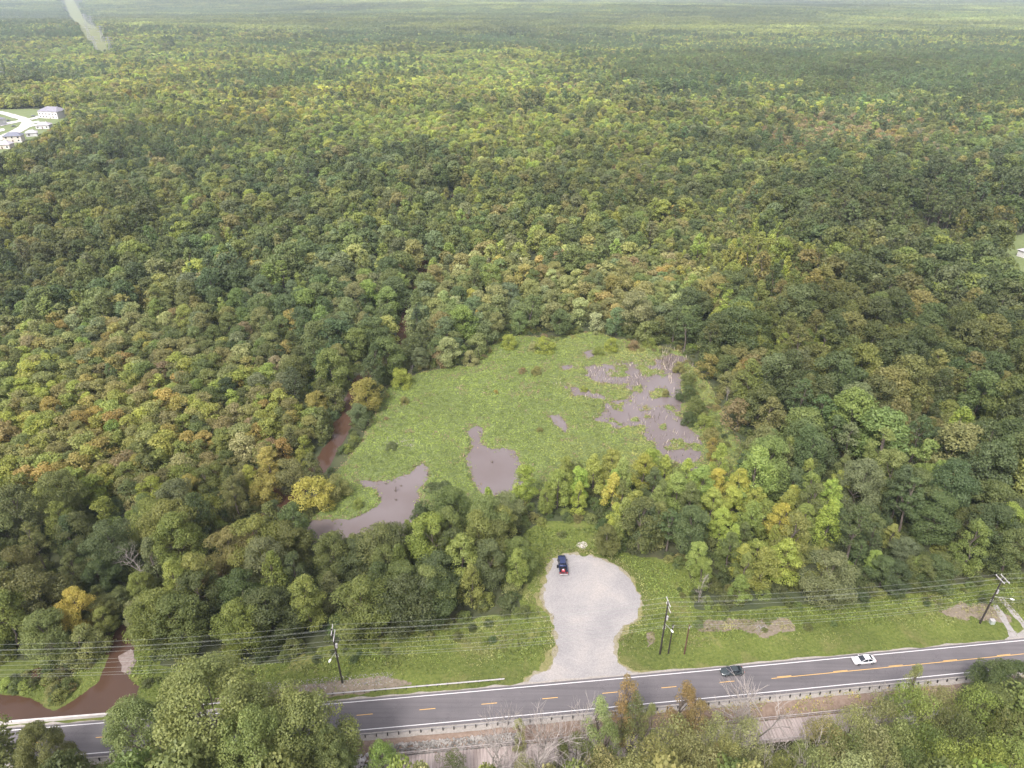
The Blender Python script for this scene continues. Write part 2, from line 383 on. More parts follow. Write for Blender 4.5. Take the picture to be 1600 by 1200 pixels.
KEEP = [WP([(745, 578), (770, 548), (800, 533), (905, 535), (1010, 548), (1060, 558), (1068, 600), (1066, 650), (1090, 690), (1085, 720), (1010, 692), (945, 702), (905, 715), (860, 728), (835, 740), (815, 728), (790, 742), (750, 755), (735, 752), (690, 752), (668, 758),
            (645, 785), (625, 800), (610, 825), (560, 838), (525, 838), (490, 825), (515, 805), (530, 770), (556, 742), (575, 700), (605, 660), (640, 625), (650, 590), (700, 582)]),
        WP([(534, 618), (552, 612), (552, 680), (530, 690), (512, 695), (530, 660)]), WP([(612, 532), (626, 520), (636, 524), (630, 541)]),
        WP([(655, 368), (664, 365), (664, 376), (656, 376)]), WP([(664, 402), (674, 400), (672, 412), (664, 412)]), WP([(633, 478), (642, 470), (640, 500), (632, 506)]),
        WP([(470, 745), (490, 728), (492, 748), (440, 790), (430, 788)]),
        WP([(120, 1045), (165, 1008), (180, 998), (212, 1000), (210, 1050), (170, 1090), (160, 1118), (0, 1130), (0, 1100), (45, 1100), (85, 1112)]),
        WP([(830, 880), (815, 835), (850, 818), (925, 818), (940, 855), (1060, 893), (1075, 960), (1000, 1060), (830, 1060), (600, 1060), (520, 1060), (600, 1015), (700, 996), (830, 978)]),
        WP([(1080, 978), (1250, 968), (1420, 955), (1530, 935), (1560, 920), (1700, 900), (1700, 1060), (1080, 1060)]),
        WP([(1125, 640), (1140, 640), (1175, 700), (1165, 705)])]
LAWN = WP([(-60, 170), (0, 171.5), (45, 170.5), (100, 171), (112, 176), (103, 186), (86, 193), (76, 203), (58, 214), (36, 222), (18, 232), (0, 240), (-60, 262)])
LAWN2 = WP([(1556, 375), (1600, 366), (1660, 366), (1680, 410), (1620, 428), (1590, 424), (1578, 402)])
CLEAR = WP([(1375, 352), (1400, 343), (1500, 346), (1560, 352), (1560, 372), (1440, 370)])
KEEP += [LAWN, LAWN2]
a0 = np.array(P(164, 86)); a1 = np.array(P(105, 5)); cdir = (a1-a0)/np.linalg.norm(a1-a0); cn = np.array([cdir[1], -cdir[0]])
CORR0 = a0-cdir*40; CORR1 = a0+cdir*4200
def corr(x, y):
    t = (x-a0[0])*cdir[0]+(y-a0[1])*cdir[1]; o = np.abs((x-a0[0])*cn[0]+(y-a0[1])*cn[1])
    return np.where((t > -30) & (t < 4200), 15+9*smooth(0, 500, t)-o, -50.)
FARCLEAR = [(508, 47, 26), (1135, 13, 60), (1172, 10, 50), (405, 36, 40), (545, 221, 7), (770, 203, 6)]

# ------------------------------------------------------------------ ground
def axis(pts):
    r = []
    for a, b, s in pts: r += list(np.arange(a, b, s))
    return np.array(r+[pts[-1][1]], float)
gx = axis([(-14000, -3000, 550), (-3000, -600, 60), (-600, -200, 12), (-200, 200, 3), (200, 600, 12), (600, 3000, 60), (3000, 14000, 550)])
gy = axis([(-300, 40, 20), (40, 130, 1.2), (130, 300, 4), (300, 800, 15), (800, 5000, 50), (5000, 16000, 250)])
X, Y = np.meshgrid(gx, gy); Z = gh(X, Y)
idx = np.arange(X.size).reshape(X.shape)
F = np.stack([idx[:-1, :-1], idx[:-1, 1:], idx[1:, 1:], idx[1:, :-1]], -1).reshape(-1, 4)
tag(link(bpy.data.objects.new('ground', mesh('ground', np.stack([X, Y, Z], -1).reshape(-1, 3), F, M_GROUND, smooth_=True))), kind='structure')

def sheet(name, field, bounds, cell, off, mat, zf=None, kind='structure'):
    x0, y0, x1, y1 = bounds
    xs = np.arange(x0, x1+cell, cell); ys = np.arange(y0, y1+cell, cell)
    X, Y = np.meshgrid(xs, ys); f = field(X, Y)
    e = cell*.25
    gxx = (field(X+e, Y)-f)/e; gyy = (field(X, Y+e)-f)/e
    g2 = np.maximum(gxx**2+gyy**2, .3)
    neg = f < 0
    sx = np.where(neg, -f*gxx/g2, 0); sy = np.where(neg, -f*gyy/g2, 0)
    L = np.sqrt(sx*sx+sy*sy)+1e-9; k = np.minimum(1, cell*.9/L)
    pos = ~neg; c = pos[:-1, :-1] | pos[:-1, 1:] | pos[1:, 1:] | pos[1:, :-1]
    X2 = X+sx*k; Y2 = Y+sy*k
    Zz = gh(X2, Y2)+off+(zf(X2, Y2, f) if zf else 0)
    idx = np.arange(X.size).reshape(X.shape)
    F = np.stack([idx[:-1, :-1], idx[:-1, 1:], idx[1:, 1:], idx[1:, :-1]], -1)[c]
    used, inv = np.unique(F, return_inverse=True)
    V = np.stack([X2, Y2, Zz], -1).reshape(-1, 3)[used]
    o = link(bpy.data.objects.new(name, mesh(name, V, inv.reshape(-1, 4), mat, smooth_=True)))
    if kind: tag(o, kind=kind)
    return o
def bnd(poly, m=2): return (poly[:, 0].min()-m, poly[:, 1].min()-m, poly[:, 0].max()+m, poly[:, 1].max()+m)
def wob(amp, sc, seed): return lambda x, y: (fbm(x, y, sc, seed)-.5)*2*amp

w1 = wob(1.6, 5, 3)
f_lot = lambda x, y: sdf(LOT, x, y)+wob(.9, 1.6, 5)(x, y)
f_dry = lambda x, y: sdf(LOT, x, y)+4.2*noise(x, y, 9, 8)*noise(x, y, 2.3, 88)+w1(x, y)*.8-.1
f_verge = lambda x, y: np.minimum(np.minimum(sdf(OPEN, x, y)+1.5+w1(x, y), sroad(x, y)-3.3), 40)
sheet('grass_verge', f_verge, (-170, 70, 190, 142), .8, .02, M_GRASS)
sheet('dry_grass_margin', lambda x, y: np.minimum(f_dry(x, y), sroad(x, y)-3.4), bnd(LOT, 6), .5, .035, M_DRY)
sheet('sandy_margin', lambda x, y: np.minimum(np.minimum(f_lot(x, y)-.3+1.7*noise(x, y, 2.2, 21), sroad(x, y)-3.45), 99), bnd(LOT, 5), .4, .045, M_EDGE)
sheet('gravel_lot', lambda x, y: np.minimum(f_lot(x, y), sroad(x, y)-3.5), bnd(LOT, 4), .3, .06, M_GRAVEL)
SAND = WP([(899, 852), (905, 847), (914, 847), (919, 852), (914, 857), (905, 857)])
sheet('sand_patch', lambda x, y: sdf(SAND, x, y)+wob(.4, 1, 9)(x, y), bnd(SAND), .2, .07, M_TRAIL)
f_marsh = lambda x, y: sdf(MARSH, x, y)+wob(1.5, 6, 11)(x, y)
def f_pond(x, y):
    f = np.maximum(sdf(PONDA, x, y), sdf(PONDB, x, y))+wob(.9, 2.6, 12)(x, y)*.9
    c = sdf(PONDC, x, y)+.9+wob(2.0, 3.0, 13)(x, y)
    # beds of weed breaking the surface inside the eastern pond
    isl = (fbm(x, y, 4.0, 31)-.64)*12
    c = np.minimum(c, -isl+0.0)
    f = np.maximum(f, c)
    for p in POND_SMALL: f = np.maximum(f, sdf(p, x, y)+wob(.8, 2, 14)(x, y))
    return f
sheet('pond_water', lambda x, y: f_marsh(x, y)-.3, bnd(MARSH), 1.0, .03, M_POND)
def cover_h(x, y, f):
    return smooth(0, 1.4, f)*(.08+.85*smooth(.3, .75, fbm(x, y, 1.9, 41))*.6+.45*fbm(x, y, 7, 43))
M_MARSH = m_dirt('marsh_weed', (.075, .105, .028), (.17, .21, .06), 1.3)
sheet('marsh_weed_mat', lambda x, y: np.minimum(f_marsh(x, y), -f_pond(x, y)), bnd(MARSH), .4, .05, M_MARSH, cover_h, kind='structure')
f_creek = lambda x, y: np.maximum(2.6-dline(CREEK, x, y), 1.8-dline(CREEK_SIDE, x, y))+wob(.9, 5, 15)(x, y)
cb = np.array(CREEK+CREEK_SIDE)
sheet('creek_water', lambda x, y: np.where(y < 101, -1, f_creek(x, y)), bnd(cb, 4), 1.0, .045, M_CREEK)
sheet('creek_pool_water', lambda x, y: np.minimum(np.maximum(sdf(POOL, x, y), sdf(POOL2, x, y))+wob(.5, 2.5, 16)(x, y), sroad(x, y)-4.6), bnd(POOL, 2), .5, .055, M_CREEK)
sheet('mud_bar', lambda x, y: sdf(WP([(186, 1026), (205, 1014), (213, 1034), (203, 1056), (192, 1050)]), x, y)+wob(.5, 1.5, 44)(x, y), (-85, 90, -65, 108), .3, .09, m_dirt('grey_mud', (.17, .13, .11), (.33, .27, .25)))
# bare patches in the verge
f_scrub = lambda x, y: np.maximum(sdf(WP([(1075, 978), (1110, 968), (1180, 966), (1235, 968), (1240, 985), (1200, 1000), (1160, 985), (1090, 990)]), x, y),
                                  np.maximum(sdf(WP([(1465, 955), (1500, 940), (1545, 945), (1590, 975), (1560, 975), (1500, 968)]), x, y), sdf(WP([(1010, 990), (1022, 985), (1030, 1000), (1012, 1012)]), x, y)))+wob(1.3, 3, 17)(x, y)-.3
sheet('scrub_soil', f_scrub, (25, 95, 115, 118), .5, .04, M_MUD)
TRK = [WP([(1546, 938), (1552, 936), (1585, 985), (1592, 1001), (1580, 1003), (1574, 985)]), WP([(1560, 935), (1566, 933), (1605, 975), (1625, 1000), (1612, 1002), (1594, 975)]), WP([(1575, 995), (1600, 985), (1640, 1002), (1560, 1008)])]
sheet('dirt_track', lambda x, y: np.minimum(np.maximum.reduce([sdf(p, x, y) for p in TRK])+wob(.3, 1.5, 18)(x, y), sroad(x, y)-3.5), (95, 98, 130, 122), .3, .05, m_dirt('grey_drive', (.26, .24, .225), (.40, .375, .36)))
sheet('stony_verge', lambda x, y: np.minimum(np.minimum(sdf(WP([(330, 1095), (440, 1075), (520, 1063), (600, 1058), (640, 1068), (560, 1084), (430, 1105)]), x, y)+wob(.8, 3, 19)(x, y), sroad(x, y)-3.6), 99), (-70, 80, -10, 100), .5, .04, M_MUD)

# road, shoulders, markings, all on one centre line
def strip(name, xs, s0, s1, z, mat):
    s0 = np.broadcast_to(s0, xs.shape); s1 = np.broadcast_to(s1, xs.shape)
    c = road_c(xs); sl = .1018+1.04e-4*xs; n = np.sqrt(1+sl*sl); nx, ny = -sl/n, 1/n
    V = np.concatenate([np.stack([xs+nx*s0, c+ny*s0, np.full_like(xs, z)], -1), np.stack([xs+nx*s1, c+ny*s1, np.full_like(xs, z)], -1)])
    k = np.arange(len(xs)-1); N = len(xs)
    return tag(link(bpy.data.objects.new(name, mesh(name, V, np.stack([k, k+1, N+k+1, N+k], -1), mat))), kind='structure')
xr = np.arange(-400, 401, 1.0)
jit = (fbm(xr, xr*0, 3, 5)-.5)
strip('road_shoulder', xr, -5.3+jit*.4, 4.0+jit*.9, .065, m_dirt('sandy_shoulder', (.26, .235, .20), (.44, .40, .37), 2.0))
strip('road_surface', xr, -3.75, 3.65, .10, M_ASPH)
strip('road_line', xr, 3.02, 3.17, .104, M_WHITE); strip('road_line', xr, -3.17, -3.02, .104, M_WHITE)
xs_solid = np.arange(P(1205, 1060)[0], 300, 1.0)
strip('road_line', xs_solid, -.19, -.07, .104, M_YEL)
d0 = P(570, 1117)[0]
for k in range(-6, 22):
    a = d0+k*11.93
    strip('road_line', np.linspace(a-1.52, a+1.52, 4), .02, .15, .104, M_YEL)

def along(x, s, z=0.0):
    sl = .1018+1.04e-4*x; n = math.sqrt(1+sl*sl); return (x-sl/n*s, road_c(x)+s/n, z)
# bank below the road
f_bank = lambda x, y: np.minimum(sroad(x, y)+10.5+wob(1.2, 4, 22)(x, y), -sroad(x, y)-5.0)
sheet('earth_bank', f_bank, (-130, 66, 140, 105), .6, .03, M_BANK)
f_trail = lambda x, y: np.minimum(np.minimum(sroad(x, y)+15+wob(.8, 4, 24)(x, y), -sroad(x, y)-8.6), x-72+wob(2, 5, 25)(x, y))
sheet('sand_path', f_trail, (60, 68, 190, 112), .7, .05, M_TRAIL)
# suburban clearing
sheet('lawn', lambda x, y: sdf(LAWN, x, y)+1, bnd(LAWN, 4), 6, .25, M_LAWN)
sheet('lawn', lambda x, y: sdf(LAWN2, x, y)+wob(2, 8, 26)(x, y), bnd(LAWN2, 3), 3, .25, M_LAWN)
STREET = [WP([(-40, 174), (0, 174), (14, 177), (32, 182), (44, 186), (50, 191), (46, 200), (36, 206), (22, 212), (5, 219), (-40, 233), (-40, 226), (0, 213), (17, 206), (30, 199), (35, 192), (28, 187), (12, 182), (0, 178), (-40, 178)])]
sheet('street', lambda x, y: sdf(STREET[0], x, y), bnd(STREET[0], 4), 3, .45, simple('pale_concrete_street', (.62, .58, .57), .9, var=.08, vs=.1))  # pale concrete, one base tone with faint mottling
DRV = [WP([(45, 186), (62, 183), (68, 184), (50, 188)]), WP([(48, 192), (60, 190), (62, 192), (48, 195)]), WP([(45, 197), (56, 195), (58, 197), (44, 200)]), WP([(2, 194), (30, 189), (33, 191), (2, 198)]), WP([(-10, 204), (6, 202), (8, 205), (-10, 209)]), WP([(60, 200), (76, 198), (74, 202), (60, 203)])]
sheet('driveways', lambda x, y: np.maximum.reduce([sdf(p, x, y) for p in DRV]), bnd(LAWN, 2), 2.2, .5, simple('driveway_concrete', (.78, .75, .74), .9))
sheet('utility_corridor_grass', corr, (min(CORR0[0], CORR1[0])-40, CORR0[1]-40, CORR0[0]+60, CORR1[1]), 18, .6, m_dirt('corridor_grass', (.13, .15, .050), (.20, .21, .080), .015))
for i, (u, v, r) in enumerate(FARCLEAR):
    c = P(u, v)
    sheet('field', lambda x, y: r-np.hypot(x-c[0], y-c[1]), (c[0]-r-3, c[1]-r-3, c[0]+r+3, c[1]+r+3), max(2, r/8), .5, M_LAWN)

# ------------------------------------------------------------------ trees: prototypes
PROF = {
 'oak':  dict(H=16, z0=3.2, R=5.6, prof=[(0, .5), (.2, .85), (.45, 1), (.7, .88), (.9, .55), (1, .2)], n=60, rc=(.20, .36)),
 'oval': dict(H=17, z0=3.0, R=4.0, prof=[(0, .55), (.3, 1), (.6, .88), (.85, .52), (1, .12)], n=50, rc=(.22, .38)),
 'cone': dict(H=14, z0=1.4, R=3.4, prof=[(0, .8), (.2, 1), (.5, .72), (.8, .36), (1, .05)], n=46, rc=(.20, .34)),
 'ball': dict(H=9, z0=1.4, R=3.5, prof=[(0, .55), (.3, .95), (.6, 1), (.85, .7), (1, .3)], n=26, rc=(.28, .48)),
 'shrub': dict(H=6, z0=.2, R=3.6, prof=[(0, .85), (.3, 1), (.65, .85), (.9, .5), (1, .3)], n=26, rc=(.26, .42)),
 'pine': dict(H=19, z0=8.5, R=3.6, prof=[(0, .6), (.25, 1), (.55, .9), (.85, .55), (1, .15)], n=46, rc=(.17, .30)),
 'slim': dict(H=16, z0=2.5, R=2.0, prof=[(0, .8), (.3, 1), (.7, .7), (1, .15)], n=34, rc=(.24, .42)),
}
def quads(pos, nor, sx, sy, r):
    """leaf quads (diamonds) at pos facing nor"""
    N = len(pos)
    nor = nor/np.linalg.norm(nor, axis=1, keepdims=True)
    a = np.cross(nor, r.normal(size=(N, 3))); a /= np.linalg.norm(a, axis=1, keepdims=True)+1e-9
    b = np.cross(nor, a)
    sx = sx[:, None]; sy = sy[:, None]
    V = np.stack([pos-a*sx, pos-b*sy, pos+a*sx, pos+b*sy], 1).reshape(-1, 3)
    return V, np.arange(4*N).reshape(-1, 4)
def crown_arrays(kind, seed, leaf, cover=1.0):
    p = PROF[kind]; r = np.random.default_rng(seed)
    ts = np.array([a for a, _ in p['prof']]); rs = np.array([b for _, b in p['prof']])
    n = p['n']; R = p['R']; HH = p['H']-p['z0']
    t = r.random(n)**.85; t[0] = .97; t[1] = .9
    ang = np.arange(n)*2.39996+r.normal(0, .35, n)
    ph = r.random(3)*6.28
    lob = 1+.16*np.sin(2*ang+ph[0])+.13*np.sin(3*ang+ph[1]+t*3)+.08*np.sin(5*ang+ph[2])
    rad = np.interp(t, ts, rs)*R*lob*(.45+.42*np.sqrt(r.random(n)))
    rc = R*(p['rc'][0]+(p['rc'][1]-p['rc'][0])*r.random(n))*np.clip(1.15-.35*t, .7, 1.1)
    c = np.stack([rad*np.cos(ang), rad*np.sin(ang), p['z0']+t*HH-rc*.6], -1)
    if kind == 'pine': flat = .55
    elif kind in ('cone', 'slim'): flat = 1.1
    else: flat = .8
    area = leaf*leaf*1.1
    cnt = np.maximum(4, (cover*2*math.pi*rc**2*1.15/area)).astype(int)
    ci = np.repeat(np.arange(n), cnt); N = len(ci)
    d = r.normal(size=(N, 3)); d[:, 2] = d[:, 2]*.8+.35; d /= np.linalg.norm(d, axis=1, keepdims=True)
    sh = (.72+.42*r.random(N))
    pos = c[ci]+d*(rc[ci]*sh)[:, None]*np.array([1, 1, flat])
    nor = d*1.0+r.normal(0, .55, (N, 3)); nor[:, 2] += .25
    sx = leaf*(.45+.5*r.random(N)); sy = sx*(.5+.35*r.random(N))
    V, F = quads(pos, nor, sx, sy, r)
    cv = r.random(n)
    lv = np.clip(.42*cv[ci]+.58*r.random(N), 0, 1)
    return V, F, lv, c
def trunk_arrays(kind, seed, clumps, nlimb=7):
    p = PROF[kind]; r = np.random.default_rng(seed+99); mb = MB()
    top = p['H']*.88 if kind in ('pine', 'cone', 'slim', 'oval') else p['H']*.62
    r0 = p['H']*.016+.03
    k = 5; pts = [Vector((0, 0, -.4))]
    for i in range(1, k+1): pts.append(Vector((r.normal(0, .12)*i, r.normal(0, .12)*i, top*i/k)))
    for i in range(k): mb.tube(pts[i], pts[i+1], r0*(1-.8*i/k), r0*(1-.8*(i+1)/k), 6, False)
    for j in r.choice(len(clumps), min(nlimb, len(clumps)), replace=False):
        e = Vector(clumps[j]); zz = max(p['H']*.12, min(e.z*.72, top*.9)); t = zz/top*k; i = min(int(t), k-1)
        s = pts[i].lerp(pts[i+1], t-i); mb.tube(s, e, r0*.38, r0*.10, 4, False)
    return mb
def lod_mesh(kind, seed, leaf, cover, name):
    V, F, lv, c = crown_arrays(kind, seed, leaf, cover)
    mb = trunk_arrays(kind, seed, c, 3); tv = np.array([tuple(v) for v in mb.v]); tf = np.array([f for f in mb.f])
    V2 = np.concatenate([V, tv]); F2 = np.concatenate([F, tf+len(V)])
    return mesh(name, V2, F2, [M_LEAF, M_BARK], {'lv': np.concatenate([lv, np.full(len(tf), .5)])}, np.concatenate([np.zeros(len(F)), np.ones(len(tf))]))
def patch_mesh(seed, radius, sp_, rr):
    r = np.random.default_rng(seed); pts = []
    for gx_ in np.arange(-radius, radius, sp_):
        for gy_ in np.arange(-radius, radius, sp_):
            q = (gx_+r.uniform(-.4, .4)*sp_, gy_+r.uniform(-.4, .4)*sp_)
            if math.hypot(*q) < radius: pts.append(q)
    # a low dome of facets per crown plus loose leaf clumps
    V = []; Fq = []; L = []
    for q in pts:
        R = rr*r.uniform(.75, 1.3); hh = r.uniform(9, 17); v0 = r.random()
        n = 26
        d = r.normal(size=(n, 3)); d[:, 2] = np.abs(d[:, 2])*.9+.05; d /= np.linalg.norm(d, axis=1, keepdims=True)
        pos = np.array([q[0], q[1], hh-R*.9])+d*R*(.75+.3*r.random((n, 1)))*np.array([1, 1, 1.05])
        s = R*(.28+.14*r.random(n)); v, f = quads(pos, d+r.normal(0, .35, (n, 3)), s, s*.8, r)
        Fq.append(f+len(V)*4*n); V.append(v); L.append(np.clip(.6*v0+.4*r.random(n), 0, 1))
    return np.concatenate(V), np.concatenate(Fq), np.concatenate(L)

KINDS = ['oak', 'oval', 'cone', 'ball', 'shrub', 'pine', 'slim']
NEARV = {'oak': 5, 'oval': 4, 'cone': 3, 'ball': 3, 'shrub': 3, 'pine': 3, 'slim': 2}
near = {}
for k in KINDS:
    near[k] = []
    for s in range(NEARV[k]):
        V, F, lv, c = crown_arrays(k, 100+s*7+KINDS.index(k)*31, .21 if k in ('ball', 'shrub', 'slim') else .225, 1.05)
        cm = mesh('crown_'+k, V, F, M_LEAF, {'lv': lv}); tm = trunk_arrays(k, 100+s, c, 9).me('trunk_'+k, M_BARK)
        near[k].append((cm, tm))
PROF['bigoak'] = dict(H=16, z0=3.2, R=5.6, prof=PROF['oak']['prof'], n=150, rc=(.12, .22))
south = {}
for k, lf, cv_, nv in (('bigoak', .125, 1.15, 3), ('ball', .13, .50, 3), ('slim', .11, .85, 3), ('oval', .16, .7, 2)):
    south[k] = []
    for s in range(nv):
        V, F, lv, c = crown_arrays(k, 300+s*7, lf, cv_); cm = mesh('crown_'+k, V, F, M_LEAF, {'lv': lv}); south[k].append((cm, trunk_arrays(k, 300+s, c, 16).me('trunk_'+k, M_BARK)))
south['oak'] = south['bigoak']
protos = []; pidx = {}
def add_proto(me):
    o = bpy.data.objects.new('woodland_tree.%03d' % (len(protos)+1), me); protos.append(o); return len(protos)-1
for lod, (leaf, cov, nv) in enumerate([(.34, 1.0, 3), (.58, 1.0, 3), (1.05, 1.0, 3)]):
    for k in KINDS:
        for s in range(nv):
            pidx.setdefault((lod, k), []).append(add_proto(lod_mesh(k, 500+s*13+KINDS.index(k)*41, leaf, cov, 'woodland_'+k)))
for s in range(5):
    V, F, lv = patch_mesh(900+s, 52, 7.6, 4.6)
    pidx.setdefault('patch', []).append(add_proto(mesh('woodland_patch', V, F, M_LEAF, {'lv': lv})))

# bare trees
def bare_mesh(seed, Hh, spread=.55, depth=5, r0=.11):
    r = random.Random(seed); mb = MB()
    def grow(p, d, L, rad, k):
        if k == 0: return
        q = p+d*L; mb.tube(p, q, rad, rad*.68, 4 if k > 2 else 3, False)
        for j in range(3 if k > 2 else 2+(r.random() < .5)):
            nd = (d+Vector((r.gauss(0, spread), r.gauss(0, spread), r.gauss(.12, spread*.5)))).normalized()
            grow(p.lerp(q, r.uniform(.55, 1)), nd, L*r.uniform(.6, .88), rad*.62, k-1)
    grow(Vector((0, 0, -.3)), Vector((r.gauss(0, .05), r.gauss(0, .05), 1)).normalized(), Hh*.32, r0, depth)
    return mb.me('bare_branches', M_BARE)
bares = [bare_mesh(s, 12, .5, 6, .15) for s in range(4)]

# ------------------------------------------------------------------ colours and styles of the woodland
COL = dict(dark=(.050, .074, .023), mid=(.084, .110, .029), light=(.130, .170, .036), yellow=(.215, .21, .040), lime=(.165, .185, .036), olive=(.135, .130, .044),
           ochre=(.190, .155, .042), rust=(.150, .115, .055), grey=(.094, .110, .047), pine=(.062, .086, .031), gold=(.25, .19, .045), pale=(.185, .185, .075))
STY = {
 'mixed': (dict(dark=.24, mid=.34, light=.15, grey=.12, olive=.10, pine=.03, lime=.02), dict(oak=.55, oval=.35, cone=.1), (11, 16.5)),
 'yshrub': (dict(olive=.34, lime=.22, light=.14, ochre=.14, mid=.12, pale=.03, rust=.01), dict(ball=.85, oak=.15), (6.5, 9.5)),
 'orust': (dict(olive=.42, ochre=.07, rust=.02, mid=.32, grey=.10, pale=.07), dict(ball=.5, oak=.5), (8, 12)),
 'dark': (dict(dark=.32, mid=.32, pine=.12, grey=.09, light=.09, olive=.06), dict(oak=.42, oval=.36, pine=.22), (15, 21)),
 'green': (dict(dark=.26, mid=.44, light=.22, olive=.05, grey=.03), dict(oak=.5, oval=.4, cone=.1), (12, 17)),
 'bright': (dict(light=.38, lime=.30, mid=.22, yellow=.05, dark=.05), dict(cone=.45, oval=.55), (10, 14)),
 'pine': (dict(pine=.75, dark=.25), dict(pine=.9, oval=.1), (14, 19)),
 'dpine': (dict(dark=.6, pine=.4), dict(pine=.8, oak=.2), (19, 24)),
 'rust': (dict(rust=.42, ochre=.13, olive=.22, grey=.23), dict(ball=.6, oval=.4), (9, 12)),
 'yfar': (dict(light=.3, lime=.28, olive=.2, mid=.2, yellow=.02), dict(oak=.6, oval=.4), (12, 15)),
}
FB = 1.74
for _k in COL: COL[_k] = tuple(a*FB*(.9 if j == 1 and _k in ('dark', 'mid', 'light') else 1) for j, a in enumerate(COL[_k]))
SN = list(STY)
BLOB = [  # u, v, ru, rv, weight, style
 (130, 600, 260, 95, 14, 'yshrub'), (60, 690, 230, 55, 14, 'yshrub'), (330, 670, 120, 50, 9, 'yshrub'), (230, 515, 260, 45, 6, 'orust'), (420, 700, 50, 50, 6, 'bright'),
 (1400, 650, 290, 250, 7, 'dark'), (1480, 420, 220, 120, 3, 'dark'), (1480, 300, 160, 45, 5, 'dark'), (1200, 460, 130, 80, 2.5, 'green'),
 (1170, 800, 110, 90, 22, 'bright'), (1000, 735, 180, 45, 24, 'bright'), (1210, 860, 60, 60, 8, 'bright'), (780, 740, 60, 30, 8, 'bright'),
 (880, 450, 230, 60, 6, 'orust'), (1130, 590, 55, 80, 9, 'orust'), (640, 560, 90, 60, 5, 'orust'), (1010, 480, 60, 60, 3, 'orust'),
 (300, 870, 350, 110, 6, 'green'), (700, 880, 150, 110, 9, 'green'), (1050, 830, 80, 40, 8, 'green'), (1180, 420, 90, 90, 5, 'bright'), (1300, 540, 60, 60, 4, 'bright'),
 (1230, 100, 260, 32, 9, 'pine'), (1480, 115, 250, 45, 5, 'pine'), (400, 118, 140, 13, 8, 'pine'), (60, 25, 100, 24, 6, 'pine'), (900, 55, 200, 12, 5, 'pine'), (500, 22, 350, 10, 5, 'pine'), (1150, 20, 500, 8, 3, 'pine'),
 (640, 105, 300, 30, 8, 'yfar'), (250, 95, 150, 20, 6, 'yfar'), (750, 190, 350, 30, 6, 'yfar'), (1000, 60, 150, 20, 4, 'yfar'), (560, 160, 350, 40, 3, 'yfar'), (1350, 60, 300, 16, 5, 'yfar'), (1400, 250, 250, 15, 4, 'yfar'), (110, 140, 80, 14, 8, 'yfar'),
 (1440, 318, 140, 34, 26, 'dpine'), (1320, 202, 120, 24, 12, 'rust'), (880, 130, 60, 8, 6, 'rust'),
]
def styles(u, v, x, y, r):
    W = np.zeros((len(u), len(SN))); W[:, 0] = 1.0
    g = fbm(x, y, 60, 71, 2); W[:, SN.index('green')] += 2.5*(g > .6); W[:, SN.index('dark')] += 2.0*(g < .36)
    g2 = fbm(x, y, 90, 72, 2)
    W[:, SN.index('bright')] += .20*(v < 900); W[:, SN.index('orust')] += .5*(g2 > .58)
    far = v < 240
    W[:, SN.index('yfar')] += far*3.5*(fbm(x, y*.6, 160, 73, 2) > .5); W[:, SN.index('pine')] += far*2.5*(fbm(x, y*.6, 240, 74, 2) > .6)
    for bu, bv, ru, rv, wt, st in BLOB:
        d = ((u-bu)/ru)**2+((v-bv)/rv)**2
        W[:, SN.index(st)] += wt*np.exp(-d*1.1)*(d < 3)
    W = W**1.6
    W /= W.sum(1, keepdims=True); c = W.cumsum(1); q = r.random(len(u))[:, None]
    return (q > c).sum(1).clip(0, len(SN)-1)
def pick(r, dct, n):
    k = list(dct); p = np.array([dct[a] for a in k]); return np.array(k)[r.choice(len(k), n, p=p/p.sum())]
def jitcol(r, c, n, amp=.11):
    c = np.asarray(c, float)*.86+.14*np.array([(.160, .185, .085)])
    b = np.exp(r.normal(0, amp, (n, 1))); h = np.exp(r.normal(0, .045, (n, 3)))
    return c*b*h
def blocked(x, y, margin):
    f = np.zeros(x.shape, bool)
    f |= sdf(OPEN, x, y) > -margin*.3
    f |= sdf(MARSH, x, y) > -margin*.2
    f |= dline(CREEK, x, y) < 2.1+margin*.35
    f |= dline(CREEK_SIDE, x, y) < 2.0
    f |= sdf(LAWN, x, y) > -2
    f |= sdf(LAWN2, x, y) > -1
    f |= corr(x, y) > 0
    for u, v, rr in FARCLEAR:
        c = P(u, v); f |= np.hypot(x-c[0], y-c[1]) < rr
    f |= sroad(x, y) < 12
    return f
TR = []     # dict arrays of every woodland tree
